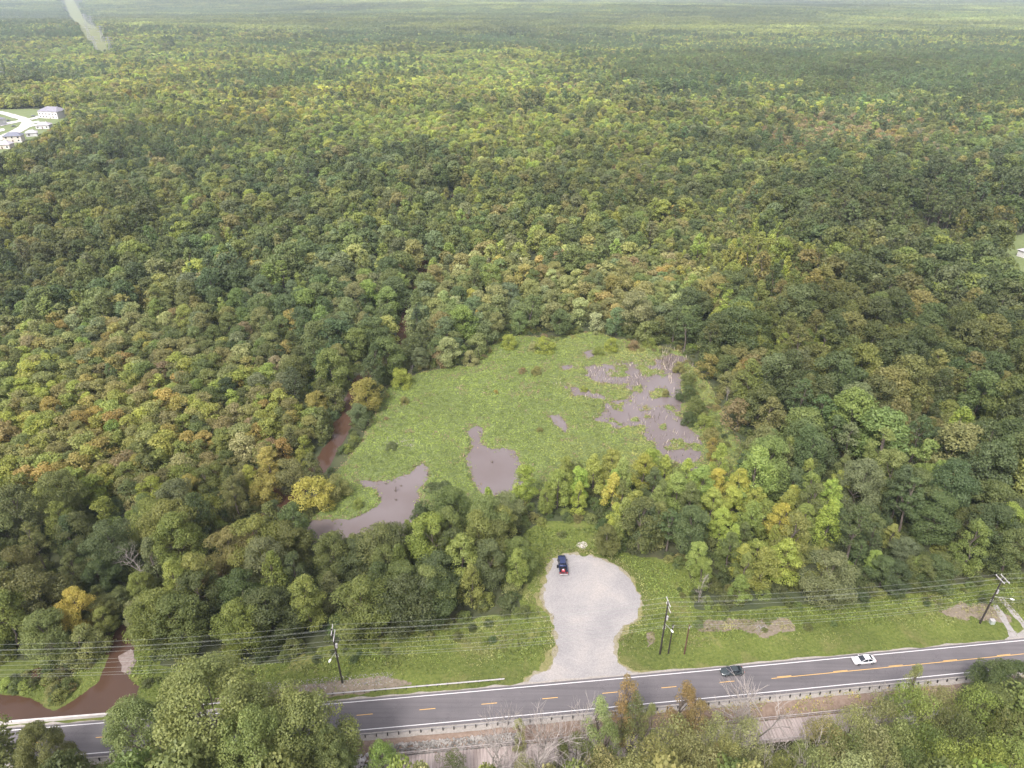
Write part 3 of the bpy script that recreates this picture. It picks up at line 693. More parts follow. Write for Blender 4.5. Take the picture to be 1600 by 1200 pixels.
def grid_trees(y0, y1, spc, want, seed):
    """jittered rows of trees; want(styleindex) keeps those whose style suits this spacing"""
    r = np.random.default_rng(seed)
    ys = np.arange(y0, y1, spc*.87); xs_, ys_ = [], []
    for i, yy in enumerate(ys):
        wd = .63*yy+110
        a = np.arange(-wd, wd, spc)+(i % 2)*spc*.5; xs_.append(a); ys_.append(np.full(len(a), yy))
    x = np.concatenate(xs_); y = np.concatenate(ys_)
    x = x+r.uniform(-.42, .42, len(x))*spc; y = y+r.uniform(-.42, .42, len(y))*spc
    u, v = PX(x, y, 12.0)
    st = styles(u, v, x, y, np.random.default_rng(seed+1))
    # the same noise decides small-tree zones for both spacings
    u0, v0 = PX(x, y, 8)
    zone = ((((u0-130)/330)**2+((v0-620)/125)**2 < 1) | (((u0-340)/140)**2+((v0-670)/70)**2 < 1)) | (fbm(x, y, 45, 91, 2) > .68)
    belt = ((u0 > 840) & (u0 < 1270) & (v0 > 680) & (v0 < 930)) | ((u0 > 560) & (u0 < 860) & (v0 > 735) & (v0 < 985)); zone = np.where(belt, 2, zone.astype(int))
    keep = (zone == want) & ~blocked(x, y, 3.0)
    x, y, st, zone = x[keep], y[keep], st[keep], zone[keep]
    u, v = u[keep], v[keep]
    n = len(x); kind = np.empty(n, dtype=object); col = np.zeros((n, 3)); hgt = np.zeros(n); sid = st
    for i, s in enumerate(SN):
        m = st == i; c = m.sum()
        if not c: continue
        cd, kd, (h0, h1) = STY[s]
        kind[m] = pick(r, kd, c); names = pick(r, cd, c)
        col[m] = jitcol(r, np.array([COL[a] for a in names]), c); hgt[m] = r.uniform(h0, h1, c)
    if want == 1:
        big = hgt > 10.5; hgt[big] = r.uniform(7, 10, big.sum())
    return dict(x=x, y=y, kind=kind, col=col, h=hgt, name=np.array([SN[i] for i in sid]))
parts = [grid_trees(96, 235, 6.4, 2, 9), grid_trees(96, 235, 8.7, False, 1), grid_trees(235, 620, 7.7, False, 6), grid_trees(96, 620, 4.9, True, 2)]
parts.append({k: v for k, v in grid_trees(620, 2300, 8.2, False, 3).items()})
parts.append(grid_trees(620, 2300, 7.4, True, 4))
T = {k: np.concatenate([p[k] for p in parts]) for k in parts[0]}
def limit_heights(T):
    """lower or drop trees whose tops would stand in front of the open ground and water the photograph shows"""
    x, y, h = T['x'], T['y'], T['h'].copy(); ok = np.ones(len(x), bool)
    near_ = (y < 900)
    for poly in KEEP:
        uv = np.stack(PX(poly[:, 0], poly[:, 1], 0), -1)
        for _ in range(7):
            bad = np.zeros(len(x), bool)
            zz = gh(x, y)
            for fr, ox in ((.93, 0), (.7, -.16), (.7, .16)):
                u, v = PX(x+ox*h, y+abs(ox)*.3*h, zz+h*fr)
                m = near_ & (h > 0)
                bb = np.zeros(len(x), bool); bb[m] = sdf(uv, u[m], v[m]) > 0; bad |= bb
            h[bad] *= .8
    ok = h > 3.0
    T['h'] = h
    return {k: a[ok] for k, a in T.items()}
T = limit_heights(T)
T['z'] = gh(T['x'], T['y'])
_g = fbm(T['x'], T['y'], 75, 81, 3)-.5; _w = fbm(T['x'], T['y'], 130, 82, 3)-.5
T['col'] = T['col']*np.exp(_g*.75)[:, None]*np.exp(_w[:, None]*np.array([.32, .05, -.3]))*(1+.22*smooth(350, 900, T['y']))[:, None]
# hand-placed accents: pixel of the crown top, height, kind, colour, width
ACC = [(415, 700, 11, 'oval', 'gold', 1.25), (410, 745, 9, 'ball', 'ochre', 1.1), (487, 752, 9.5, 'ball', 'yellow', 1.3), (520, 745, 8, 'ball', 'olive', 1.1), (745, 485, 8, 'oval', 'gold', .8), (738, 453, 9, 'ball', 'yellow', .9),
       (823, 470, 9, 'cone', 'yellow', .9), (110, 925, 13, 'oak', 'gold', .8), (60, 965, 13, 'oak', 'mid', 1.1), (120, 985, 9, 'ball', 'olive', 1.0), (762, 765, 13, 'cone', 'lime', .9), (820, 728, 13, 'oval', 'lime', 1.1), (856, 755, 11, 'oval', 'light', .9),
       (958, 704, 13, 'oval', 'lime', 1.15), (1020, 702, 12, 'oval', 'lime', 1.1), (885, 715, 11, 'oval', 'lime', .9), (1160, 735, 14, 'oval', 'yellow', 1.1), (1225, 790, 14, 'oval', 'yellow', 1.1), (1185, 765, 13, 'oval', 'lime', 1.0),
       (1200, 860, 13, 'oval', 'lime', 1.2), (636, 815, 12, 'cone', 'light', .8), (590, 828, 15, 'oak', 'mid', 1.2), (765, 850, 13, 'oak', 'grey', .9), (690, 760, 14, 'oak', 'dark', 1.1), (655, 790, 12, 'oval', 'dark', 1.0),
       (1050, 800, 13, 'pine', 'pine', 1.2), (1010, 790, 13, 'oak', 'grey', .9), (1080, 795, 12, 'oak', 'grey', .9), (950, 825, 9, 'oak', 'mid', 1.0), (1145, 835, 13, 'oval', 'mid', 1.0), (1100, 875, 10, 'oval', 'light', 1.0), (1160, 900, 9, 'cone', 'light', 1.1),
       (900, 725, 9, 'ball', 'mid', 1), (300, 868, 15, 'oval', 'light', 1.1), (265, 880, 15, 'oval', 'lime', 1.0), (1340, 290, 15, 'oak', 'yellow', .9), (1395, 262, 13, 'oak', 'gold', .7), (1520, 270, 13, 'oak', 'yellow', .9),
       (1590, 790, 16, 'oval', 'lime', 1.0), (1510, 640, 18, 'oval', 'lime', 1.0), (1140, 455, 16, 'slim', 'lime', 1.7), (1190, 440, 16, 'oval', 'light', .9), (1290, 515, 16, 'oval', 'lime', 1.1), (1155, 570, 11, 'oval', 'ochre', 1), (1205, 565, 9, 'ball', 'rust', 1),
       (1110, 520, 10, 'ball', 'pale', 1), (1115, 685, 9, 'oval', 'ochre', .9), (700, 530, 12, 'oak', 'pale', 1.0), (655, 545, 9, 'oak', 'grey', 1.0), (690, 490, 12, 'oak', 'olive', 1.1), (260, 280, 14, 'oak', 'olive', 1.0), (450, 720, 11, 'ball', 'olive', 1.0)]
ar = np.random.default_rng(55); A = dict(x=[], y=[], kind=[], col=[], h=[], name=[], z=[], wd=[])
for (u, v, h, k, c, wd) in ACC:
    x, y = P(u, v, h*.95)
    A['x'].append(x); A['y'].append(y); A['kind'].append(k); A['col'].append(jitcol(ar, COL[c], 1, .05)[0]); A['h'].append(h); A['name'].append('accent'); A['z'].append(g1(x, y)); A['wd'].append(wd)
ax_, ay_ = np.array(A['x']), np.array(A['y'])
keep = np.ones(len(T['x']), bool)
for i in range(len(ax_)):
    rr = 2.9*A['wd'][i]; keep &= np.hypot(T['x']-ax_[i], T['y']-ay_[i]) > rr
T = {k: a[keep] for k, a in T.items()}
T['wd'] = np.random.default_rng(5).uniform(.92, 1.3, len(T['x']))
for k in A:
    a = np.array(A[k], dtype=object if k == 'kind' else None); T[k] = np.concatenate([T[k], a])

# trees south of the road: pixel of the crown top and the row they stand in
STREES = [  # u, v, y_base, kind, colour, width
 (310, 1036, 71, 'oak', 'oliveg', 1.45), (200, 1080, 70, 'oak', 'oliveg', .9), (450, 1078, 70, 'oak', 'oliveg', 1.15), (375, 1100, 65, 'oak', 'oliveg', 1.0), (505, 1120, 69, 'oak', 'oliveg', .55), (270, 1150, 60, 'oak', 'oliveg', .8), (420, 1165, 60, 'oak', 'oliveg', .7), (190, 1165, 60, 'oak', 'mid', .7),
 (45, 1120, 70, 'oak', 'mid', .65), (-40, 1130, 70, 'oak', 'mid', .8), (80, 1165, 64, 'oak', 'dark', .6), (590, 1152, 73, 'oval', 'light', .8), (625, 1185, 68, 'ball', 'light', .8), (705, 1168, 74, 'ball', 'mid', .6), (760, 1192, 68, 'ball', 'light', .6),
 (985, 1045, 81, 'slim', 'ochre2', 1.15), (995, 1075, 79, 'slim', 'mid', 1.2), (940, 1085, 78, 'slim', 'pale', 1.2), (955, 1120, 74, 'slim', 'mid', 1.3), (1020, 1090, 78, 'slim', 'olive', .7), (1077, 1062, 80, 'slim', 'ochre2', 1.3), (1098, 1085, 78, 'slim', 'ochre2', 1.2), (1120, 1110, 76, 'ball', 'pale', .8),
 (1060, 1122, 74, 'ball', 'limey', 1.2), (1030, 1145, 71, 'ball', 'limey', 1.1), (1095, 1150, 70, 'ball', 'limey', 1.1), (1000, 1172, 68, 'ball', 'pale', 1), (940, 1165, 70, 'ball', 'pale', .9), (1120, 1155, 72, 'slim', 'ochre2', .8), (1060, 1180, 65, 'ball', 'limey', 1.1), (1150, 1180, 67, 'ball', 'mid', 1),
 (1170, 1120, 75, 'ball', 'pale', .9), (1300, 1115, 77, 'ball', 'limey', .8), (1345, 1100, 79, 'ball', 'pale', .8), (1390, 1085, 80, 'ball', 'limey', .9), (1438, 1030, 85, 'slim', 'limey', .9), (1425, 1060, 83, 'ball', 'light', .8), (1455, 1078, 81, 'ball', 'light', .9),
 (1500, 1100, 80, 'ball', 'mid', .9), (1545, 1068, 83, 'ball', 'light', .9), (1592, 1028, 88, 'oak', 'dark', .8), (1570, 1060, 84, 'oak', 'mid', .7), (1520, 1120, 77, 'ball', 'mid', 1), (1590, 1105, 79, 'ball', 'mid', 1), (1630, 1080, 80, 'oak', 'mid', 1),
 (1330, 1135, 74, 'ball', 'mid', 1), (1370, 1130, 74, 'ball', 'pale', 1), (1410, 1125, 75, 'ball', 'limey', 1), (1460, 1130, 75, 'ball', 'mid', 1), (1390, 1165, 69, 'ball', 'limey', 1), (1440, 1170, 68, 'ball', 'mid', 1), (1500, 1155, 71, 'ball', 'light', 1), (1550, 1150, 72, 'ball', 'lime', 1), (1595, 1150, 72, 'ball', 'light', 1),
 (1140, 1142, 74, 'ball', 'pale', .7), (1205, 1158, 72, 'ball', 'pale', .7), (1262, 1150, 73, 'ball', 'limey', .6), (1310, 1150, 73, 'ball', 'pale', .8), (905, 1140, 76, 'ball', 'mid', .6), (655, 1190, 67, 'ball', 'pale', .7), (820, 1172, 71, 'ball', 'pale', .5), (880, 1150, 74, 'slim', 'mid', .8), (812, 1115, 80, 'slim', 'pale', .6), (1480, 1062, 83, 'ball', 'limey', .7), (1345, 1175, 67, 'ball', 'pale', 1), (1290, 1170, 68, 'ball', 'limey', .9), (1235, 1172, 68, 'ball', 'mid', .8), (1190, 1190, 64, 'ball', 'limey', .9), (1480, 1190, 64, 'ball', 'mid', 1), (1560, 1188, 64, 'ball', 'light', 1), (900, 1192, 66, 'ball', 'mid', .9), (850, 1196, 66, 'ball', 'pale', .8)]
COL.update(oliveg=(.205, .228, .070), ochre2=(.26, .19, .07), limey=(.26, .26, .095))
sr = np.random.default_rng(66); SA = {k: [] for k in T}
for (u, v, yb, k, c, wd) in STREES:
    dep = PITCH+math.atan((v-600)/FPX)
    ff = .25 if k == 'oak' else .1
    zt = H-(yb+ff*10)*math.tan(dep); x = (u-800)/FPX*(yb*cp-(zt-H)*sp)
    zb = g1(x, yb); h = max(4.5, zt-zb)
    SA['x'].append(x); SA['y'].append(yb); SA['kind'].append(k); SA['col'].append(jitcol(sr, COL[c], 1, .06)[0]); SA['h'].append(h); SA['name'].append('south'); SA['z'].append(zb); SA['wd'].append(-wd)
NORTH_N = len(T['x'])
for k in SA:
    a = np.array(SA[k], dtype=object if k == 'kind' else None); T[k] = np.concatenate([T[k], a])
# negative width = tall thin trees whose crown width is given on its own (see below)
T['rz'] = np.random.default_rng(8).uniform(0, 6.28, len(T['x']))
def scl(i, k=None):
    k = T['kind'][i]; sh = T['h'][i]/PROF[k]['H']; wd = T['wd'][i]
    if wd < 0:
        base = {'oak': 8.6, 'oval': 4.0, 'ball': 4.6, 'slim': 2.3, 'shrub': 4, 'cone': 3.4, 'pine': 3.5}[k]
        sw = -wd*base/PROF[k]['R']
    else: sw = wd*(sh*.75+.25*min(1.0, sh*1.0)) if k != 'ball' else wd*sh
    return (sw, sw, sh)
N = len(T['x'])
SC = np.array([scl(i) for i in range(N)])
dist = np.sqrt(T['x']**2+T['y']**2+(H-T['z']-T['h'])**2)
ut, vt = PX(T['x'], T['y'], T['z']+T['h']*.8)
inview = (ut > -15) & (ut < 1615) & (vt > -40) & (vt < 1212)
order = np.argsort(np.where(inview, dist, 1e9))
NIND = 288
ind = order[:NIND]
# well-spaced accents farther off also stand alone
indset = set(int(i) for i in ind)

# ------------------------------------------------------------------ the woodland behind, as one mass
def scatter(name, x, y, z, ix, rz, sc, tint, objs):
    me = bpy.data.meshes.new(name); n = len(x)
    me.vertices.add(n); me.vertices.foreach_set('co', np.stack([x, y, z], -1).astype(np.float32).ravel())
    a = me.attributes.new('pick', 'INT', 'POINT'); a.data.foreach_set('value', np.asarray(ix, np.int32))
    a = me.attributes.new('rot', 'FLOAT_VECTOR', 'POINT'); a.data.foreach_set('vector', np.stack([rz*0, rz*0, rz], -1).astype(np.float32).ravel())
    a = me.attributes.new('scl', 'FLOAT_VECTOR', 'POINT'); a.data.foreach_set('vector', np.asarray(sc, np.float32).ravel())
    a = me.attributes.new('tint', 'FLOAT_COLOR', 'POINT'); a.data.foreach_set('color', np.hstack([tint, np.ones((n, 1))]).astype(np.float32).ravel())
    col = bpy.data.collections.new(name+'_kinds')
    for o in objs: col.objects.link(o)
    ng = bpy.data.node_groups.new(name+'_nodes', 'GeometryNodeTree')
    ng.interface.new_socket('Geometry', in_out='INPUT', socket_type='NodeSocketGeometry'); ng.interface.new_socket('Geometry', in_out='OUTPUT', socket_type='NodeSocketGeometry')
    gi = ng.nodes.new('NodeGroupInput'); go = ng.nodes.new('NodeGroupOutput'); iop = ng.nodes.new('GeometryNodeInstanceOnPoints')
    ci = ng.nodes.new('GeometryNodeCollectionInfo'); ci.inputs['Collection'].default_value = col; ci.inputs['Separate Children'].default_value = True; ci.inputs['Reset Children'].default_value = True
    iop.inputs['Pick Instance'].default_value = True
    def attr(nm, ty):
        q = ng.nodes.new('GeometryNodeInputNamedAttribute'); q.data_type = ty; q.inputs['Name'].default_value = nm
        return [s for s in q.outputs if s.enabled and s.name == 'Attribute'][0]
    L = ng.links
    L.new(gi.outputs[0], iop.inputs['Points']); L.new(ci.outputs[0], iop.inputs['Instance']); L.new(attr('pick', 'INT'), iop.inputs['Instance Index'])
    L.new(attr('rot', 'FLOAT_VECTOR'), iop.inputs['Rotation']); L.new(attr('scl', 'FLOAT_VECTOR'), iop.inputs['Scale']); L.new(iop.outputs[0], go.inputs[0])
    ob = link(bpy.data.objects.new(name, me)); md = ob.modifiers.new('instances', 'NODES'); md.node_group = ng
    return ob
rest = np.array([i for i in range(N) if i not in indset])
r = np.random.default_rng(12)
lod = np.where(dist[rest] < 330, 0, np.where(dist[rest] < 800, 1, 2))
ix = np.array([pidx[(int(l), T['kind'][i])][r.integers(3)] for l, i in zip(lod, rest)])
# far patches
px_, py_, psc = [], [], []
for y0, y1, sp_, s in ((2290, 4600, 62, 1.0), (4600, 10500, 118, 1.9)):
    for k, yy in enumerate(np.arange(y0, y1, sp_*.87)):
        a = np.arange(-(.63*yy+150), .63*yy+150, sp_)+(k % 2)*sp_*.5
        px_.append(a); py_.append(np.full(len(a), yy)); psc.append(np.full(len(a), s))
px_ = np.concatenate(px_); py_ = np.concatenate(py_); psc = np.concatenate(psc)
px_ = px_+r.uniform(-14, 14, len(px_))*psc; py_ = py_+r.uniform(-14, 14, len(px_))*psc
kk = ~(dline([CORR0, CORR1], px_, py_) < 27+50*psc)
for u, v, rr in FARCLEAR:
    c = P(u, v); kk &= np.hypot(px_-c[0], py_-c[1]) > rr+45*psc
px_, py_, psc = px_[kk], py_[kk], psc[kk]
pz = gh(px_, py_); uu, vv = PX(px_, py_, pz+12)
st = styles(uu, vv, px_, py_, r)
pcol = np.zeros((len(px_), 3))
mean = {s: sum(np.array(COL[c])*w_ for c, w_ in STY[s][0].items()) for s in SN}
for i, s in enumerate(SN): pcol[st == i] = mean[s]
pcol = .55*pcol+.45*mean['mixed']*(.75+.6*fbm(px_, py_, 400, 77)[:, None]); pcol *= (1.0*np.exp((fbm(px_/3.2, py_, 260, 78, 2)-.5)*1.3))[:, None]*np.exp(r.normal(0, .1, (len(px_), 1)))
pp = np.array(pidx['patch'])[r.integers(0, 5, len(px_))]
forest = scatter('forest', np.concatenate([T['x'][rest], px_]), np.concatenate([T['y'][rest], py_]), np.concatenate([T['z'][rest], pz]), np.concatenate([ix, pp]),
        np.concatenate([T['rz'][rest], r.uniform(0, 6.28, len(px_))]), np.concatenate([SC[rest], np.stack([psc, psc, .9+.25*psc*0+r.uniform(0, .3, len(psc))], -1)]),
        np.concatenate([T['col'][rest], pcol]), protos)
tag(forest, 'dense green woodland running back to the hazy horizon', 'forest', kind='stuff')
print('TREES', N, 'rest', len(rest), 'patches', len(px_))

# undergrowth below the crowns and along the edges
r = np.random.default_rng(21); n = 16000
ux = r.uniform(-220, 220, n); uy = r.uniform(62, 330, n)
so_ = sdf(OPEN, ux, uy); sm = sdf(MARSH, ux, uy); s_ = sroad(ux, uy)
eastm = (sm > 0) & (sm < 8) & (ux > 42) & (r.random(n) < .55) & (f_pond(ux, uy) < -1); northm = (sm > 0) & (sm < 8*noise(ux, uy, 14, 6)) & ((uy > 232) | (ux < -25)) & (r.random(n) < .45) & (f_pond(ux, uy) < -1)
ok = (((so_ < -.5) & (s_ > 8)) | ((s_ < -12.5))) & (sm < -1.0) & (dline(CREEK, ux, uy) > 3.4) & (dline(CREEK_SIDE, ux, uy) > 2.6) & (sdf(POOL, ux, uy) < -.8) & (sdf(POOL2, ux, uy) < -.5) & ~((s_ > -15.5) & (s_ < -8) & (ux > -28))
edge = (so_ > -3) | (sm > -4)
extra = r.random(n) < .12
vergebush = (so_ > 0) & (so_ < 5) & (s_ > 11) & (sdf(LOT, ux, uy) < -6) & (r.random(n) < .35) & (sdf(POOL, ux, uy) < -1)
ok |= vergebush
ok |= eastm | northm; vergem = eastm | northm
pb = WP([(0, 1040), (110, 1035), (150, 1045), (115, 1078), (85, 1106), (45, 1085), (0, 1082)]); islb = (sdf(pb, ux, uy) > .3)
ok |= islb
ux, uy, edge, islb, vb, vm = ux[ok], uy[ok], edge[ok], islb[ok], vergebush[ok], vergem[ok]; n = len(ux)
us = r.uniform(.28, .62, n); us[edge] *= .8; us[islb] = r.uniform(.3, .5, islb.sum()); us[vb] = r.uniform(.15, .32, vb.sum()); us[vm] = r.uniform(.16, .5, vm.sum())
uk = np.array([pidx[(0, 'shrub')][j] for j in r.integers(0, 3, n)])
names = pick(r, dict(dark=.42, mid=.38, light=.12, olive=.08), n); names[vm] = pick(r, dict(olive=.4, mid=.2, rust=.15, pale=.15, dark=.1), vm.sum()); ucol = jitcol(r, np.array([COL[a] for a in names]), n)
ug = scatter('undergrowth', ux, uy, gh(ux, uy)-.1, uk-min(pidx[(0, 'shrub')]), r.uniform(0, 6.28, n), np.stack([us, us, us*r.uniform(.6, 1, n)], -1), ucol,
        [bpy.data.objects.new('undergrowth_bush.%03d' % (j+1), protos[i].data) for j, i in enumerate(pidx[(0, 'shrub')])])
tag(ug, 'low green bushes filling the ground below and beside the trees', 'undergrowth', kind='stuff')

# ------------------------------------------------------------------ low plants as loose masses
def tufts(name, x, y, z, size, col, r, per=5, up=.8, flat=False):
    n = len(x); ii = np.repeat(np.arange(n), per); m = len(ii)
    off = r.normal(0, 1, (m, 3))*np.stack([size[ii], size[ii], size[ii]*.3], -1)*.6
    pos = np.stack([x[ii], y[ii], z[ii]+size[ii]*(.25 if flat else .55)], -1)+off; pos[:, 2] = np.maximum(pos[:, 2], z[ii]+.02)
    nor = r.normal(0, .6, (m, 3)); nor[:, 2] += (1.4 if flat else .5)
    s = size[ii]*(.35+.35*r.random(m)); V, F = quads(pos, nor, s, s*(.45 if not flat else .7), r)
    return mesh(name, V, F, M_COVER, {'lv': r.random(m), 'tint': col[ii]})
r = np.random.default_rng(31); b = bnd(MARSH); n = 110000
x = r.uniform(b[0], b[2], n); y = r.uniform(b[1], b[3], n)
f = np.minimum(f_marsh(x, y), -f_pond(x, y)); k = (f > -.1) | ((f > -1.8) & (r.random(n) < .30*np.exp(f*1.3))); x, y, f = x[k], y[k], f[k]; n = len(x)
z = .05+cover_h(x, y, f)
u, v = PX(x, y)
base = np.array([(.142, .184, .037)])*(.42+.62*fbm(x, y, 9, 51)[:, None]+.72*fbm(x, y, 1.9, 50, 2)[:, None]); yel = np.array([(.235, .235, .070)]); brn = np.array([(.20, .15, .085)])
wE = np.clip((u-830)/160, 0, 1)*np.clip(fbm(x, y, 8, 52)*1.5-.25, 0, 1); col = base*(1-wE[:, None])+yel*wE[:, None]
bm_ = ((fbm(x, y, 4, 53) > .64) & (r.random(n) < .35)) | ((f < 1.0) & (r.random(n) < .4)); col[bm_] = brn
mc = link(bpy.data.objects.new('marsh_plants', tufts('marsh_plants', x, y, z, r.uniform(.15, .40, n), col, r, 4, flat=True)))
tag(mc, 'bright green floating weed covering most of the marsh', 'marsh plants', kind='stuff')
# dead reeds standing in the eastern pond
n = 9000; b = bnd(PONDC, 6); x = r.uniform(b[0], b[2], n); y = r.uniform(b[1], b[3], n); u, v = PX(x, y)
dn = fbm(x, y, 7, 61)
k = (sdf(PONDC, x, y) > -5) & (sdf(MARSH, x, y) > 0) & (r.random(n) < np.where(v < 600, np.where(u > 1030, .95, .6), .28)*(dn > .42)); x, y, u, v = x[k], y[k], u[k], v[k]; n = len(x)
hh = r.uniform(.6, 1.5, n)*np.where((u > 1035) & (v < 600), 1.9, 1); a = r.uniform(0, 3.14, n); wdt = r.uniform(.05, .13, n)
lean = r.normal(0, .18, (n, 2))*hh[:, None]
V = np.stack([np.stack([x-np.cos(a)*wdt, y-np.sin(a)*wdt, x*0], -1), np.stack([x+np.cos(a)*wdt, y+np.sin(a)*wdt, x*0], -1),
              np.stack([x+lean[:, 0]+np.cos(a)*wdt*.3, y+lean[:, 1], hh], -1), np.stack([x+lean[:, 0]-np.cos(a)*wdt*.3, y+lean[:, 1], hh], -1)], 1).reshape(-1, 3)
cc = np.where(r.random((n, 1)) < .55, np.array([[.42, .36, .30]]), np.array([[.13, .11, .08]]))
tag(link(bpy.data.objects.new('reeds', mesh('reeds', V, np.arange(4*n).reshape(-1, 4), M_COVER, {'lv': r.random(n), 'tint': cc}))), 'grey brown dead reeds standing in the shallow east side of the marsh', 'reeds', kind='stuff')
# verge grass tufts
n = 90000; x = r.uniform(-150, 150, n); y = r.uniform(78, 140, n)
k = (f_verge(x, y) > .8) & (f_lot(x, y) < -.4) & (sdf(POOL, x, y) < -.3) & (sroad(x, y) > 4.4) & (x > -100); x, y = x[k], y[k]; n = len(x)
s_ = sroad(x, y); rough_ = np.clip((s_-7)/5, 0, 1)
dryf = np.clip(1-(-sdf(LOT, x, y)-.2)/3.0, 0, 1)*.8+np.clip(fbm(x, y, 8, 55)*3-1.7, 0, 1)*.6+(f_scrub(x, y) > 0)*.6
col = np.array([[.145, .188, .040]])*(.7+.6*fbm(x, y, 4, 56)[:, None]); col = col*(1-np.clip(dryf, 0, 1)[:, None])+np.array([[.30, .25, .13]])*np.clip(dryf, 0, 1)[:, None]
dk = (fbm(x, y, 6, 57) > .55)[:, None]*rough_[:, None]*.35; col = col*(1-dk)
k = r.random(n) < np.where(dryf > .6, .25, .3+.7*rough_); x, y, col, s_, rough_ = x[k], y[k], col[k], s_[k], rough_[k]; n = len(x)
sz = r.uniform(.12, .26, n)*(1+1.5*rough_*fbm(x, y, 5, 58))
tag(link(bpy.data.objects.new('grass', tufts('grass', x, y, np.full(n, .03), sz, col, r, 4))), 'rough grass tufts on the roadside verge', 'grass', kind='stuff')
# weeds on the bank below the road
n = 9000; x = r.uniform(-100, 130, n); y = road_c(x)-r.uniform(4.8, 10, n); k = (fbm(x, y, 5, 59) > .48) & (np.abs(x+10) > 18-6*(y < road_c(x)-9)); x, y = x[k], y[k]; n = len(x)
names = pick(r, dict(rust=.35, ochre=.2, olive=.3, mid=.15), n); col = jitcol(r, np.array([COL[a] for a in names]), n)*1.2
tag(link(bpy.data.objects.new('bank_weeds', tufts('bank_weeds', x, y, gh(x, y)+.03, r.uniform(.15, .4, n), col, r, 4))), 'brown and green weeds on the earth bank below the road', 'weeds', kind='stuff')

# riprap
def rocks(name, x, y, sz, mat, label, r):
    ph = (1+5**.5)/2; iv = np.array([(-1, ph, 0), (1, ph, 0), (-1, -ph, 0), (1, -ph, 0), (0, -1, ph), (0, 1, ph), (0, -1, -ph), (0, 1, -ph), (ph, 0, -1), (ph, 0, 1), (-ph, 0, -1), (-ph, 0, 1)])/1.9
    ff = np.array([(0, 11, 5), (0, 5, 1), (0, 1, 7), (0, 7, 10), (0, 10, 11), (1, 5, 9), (5, 11, 4), (11, 10, 2), (10, 7, 6), (7, 1, 8), (3, 9, 4), (3, 4, 2), (3, 2, 6), (3, 6, 8), (3, 8, 9), (4, 9, 5), (2, 4, 11), (6, 2, 10), (8, 6, 7), (9, 8, 1)])
    n = len(x); V = iv[None]*(1+r.normal(0, .16, (n, 12, 1)))*(sz[:, None]*r.uniform(.6, 1.2, (n, 3)))[:, None, :]
    a = r.uniform(0, 6.28, n); ca, sa = np.cos(a)[:, None], np.sin(a)[:, None]
    V = np.stack([V[..., 0]*ca-V[..., 1]*sa, V[..., 0]*sa+V[..., 1]*ca, V[..., 2]], -1)
    V += np.stack([x, y, gh(x, y)+sz*.25], -1)[:, None, :]
    F = (ff[None]+12*np.arange(n)[:, None, None]).reshape(-1, 3)
    return tag(link(bpy.data.objects.new(name, mesh(name, V.reshape(-1, 3), F, mat))), label, 'rocks', kind='stuff')
n = 2300; x = r.uniform(-25, 1, n); y = road_c(x)-r.uniform(6.4, 9.3, n)-np.clip((-x-6)*.0, 0, 1); rocks('dark_riprap', x, y, r.uniform(.1, .3, n), M_STONE, 'grey riprap stones between the road bank and the plank walkway', r)
n = 900; x = r.uniform(-38, -26.5, n); y = road_c(x)-r.uniform(7.4, 13, n); rocks('pale_riprap', x, y, r.uniform(.14, .4, n), M_STONEL, 'pale riprap stones beside the large tree at the end of the plank walkway', r)
n = 700; x = r.uniform(76, 105, n); y = road_c(x)-r.uniform(9, 15, n); rocks('white_rubble', x, y, r.uniform(.15, .45, n), M_STONEL, 'white rubble beyond the right end of the plank walkway', r)
n = 70; qx, qy = P(1190, 980); x = qx+r.normal(0, .6, n); y = qy+r.normal(0, .7, n); rocks('rubble_heap', x, y, r.uniform(.06, .2, n), M_STONE, 'small grey rubble heap in the scrub right of the brown pole', r)
n = 900; x = r.uniform(-56, -24, n); y = road_c(x)+r.uniform(6.6, 9.4, n); rocks('verge_stones', x, y, r.uniform(.06, .16, n), M_STONE, 'small grey stones around the foot of the leftmost utility pole', r)

# ------------------------------------------------------------------ labels for trees
CW = [('dark green', (.046, .074, .026)), ('mid green', (.080, .112, .032)), ('light green', (.130, .170, .036)), ('yellow', (.25, .24, .038)), ('lime green', (.185, .215, .038)), ('olive', (.135, .130, .044)),
      ('ochre', (.210, .150, .050)), ('rusty brown', (.185, .115, .062)), ('grey green', (.098, .112, .062)), ('bluish green', (.058, .088, .044)), ('golden', (.34, .24, .04)), ('pale olive', (.185, .185, .075))]
def cword(c):
    c = np.log(np.asarray(c)/1.5); return min(CW, key=lambda q: np.abs(np.log(np.array(q[1]))-c).sum())[0]
ORD = ['', 'second ', 'third ', 'fourth ', 'fifth ', 'sixth ', 'seventh ', 'eighth ', 'ninth ', 'tenth ', 'eleventh ', 'twelfth ', 'thirteenth ', 'fourteenth ', 'fifteenth ', 'sixteenth ', 'seventeenth ', 'eighteenth ', 'nineteenth ', 'twentieth ']
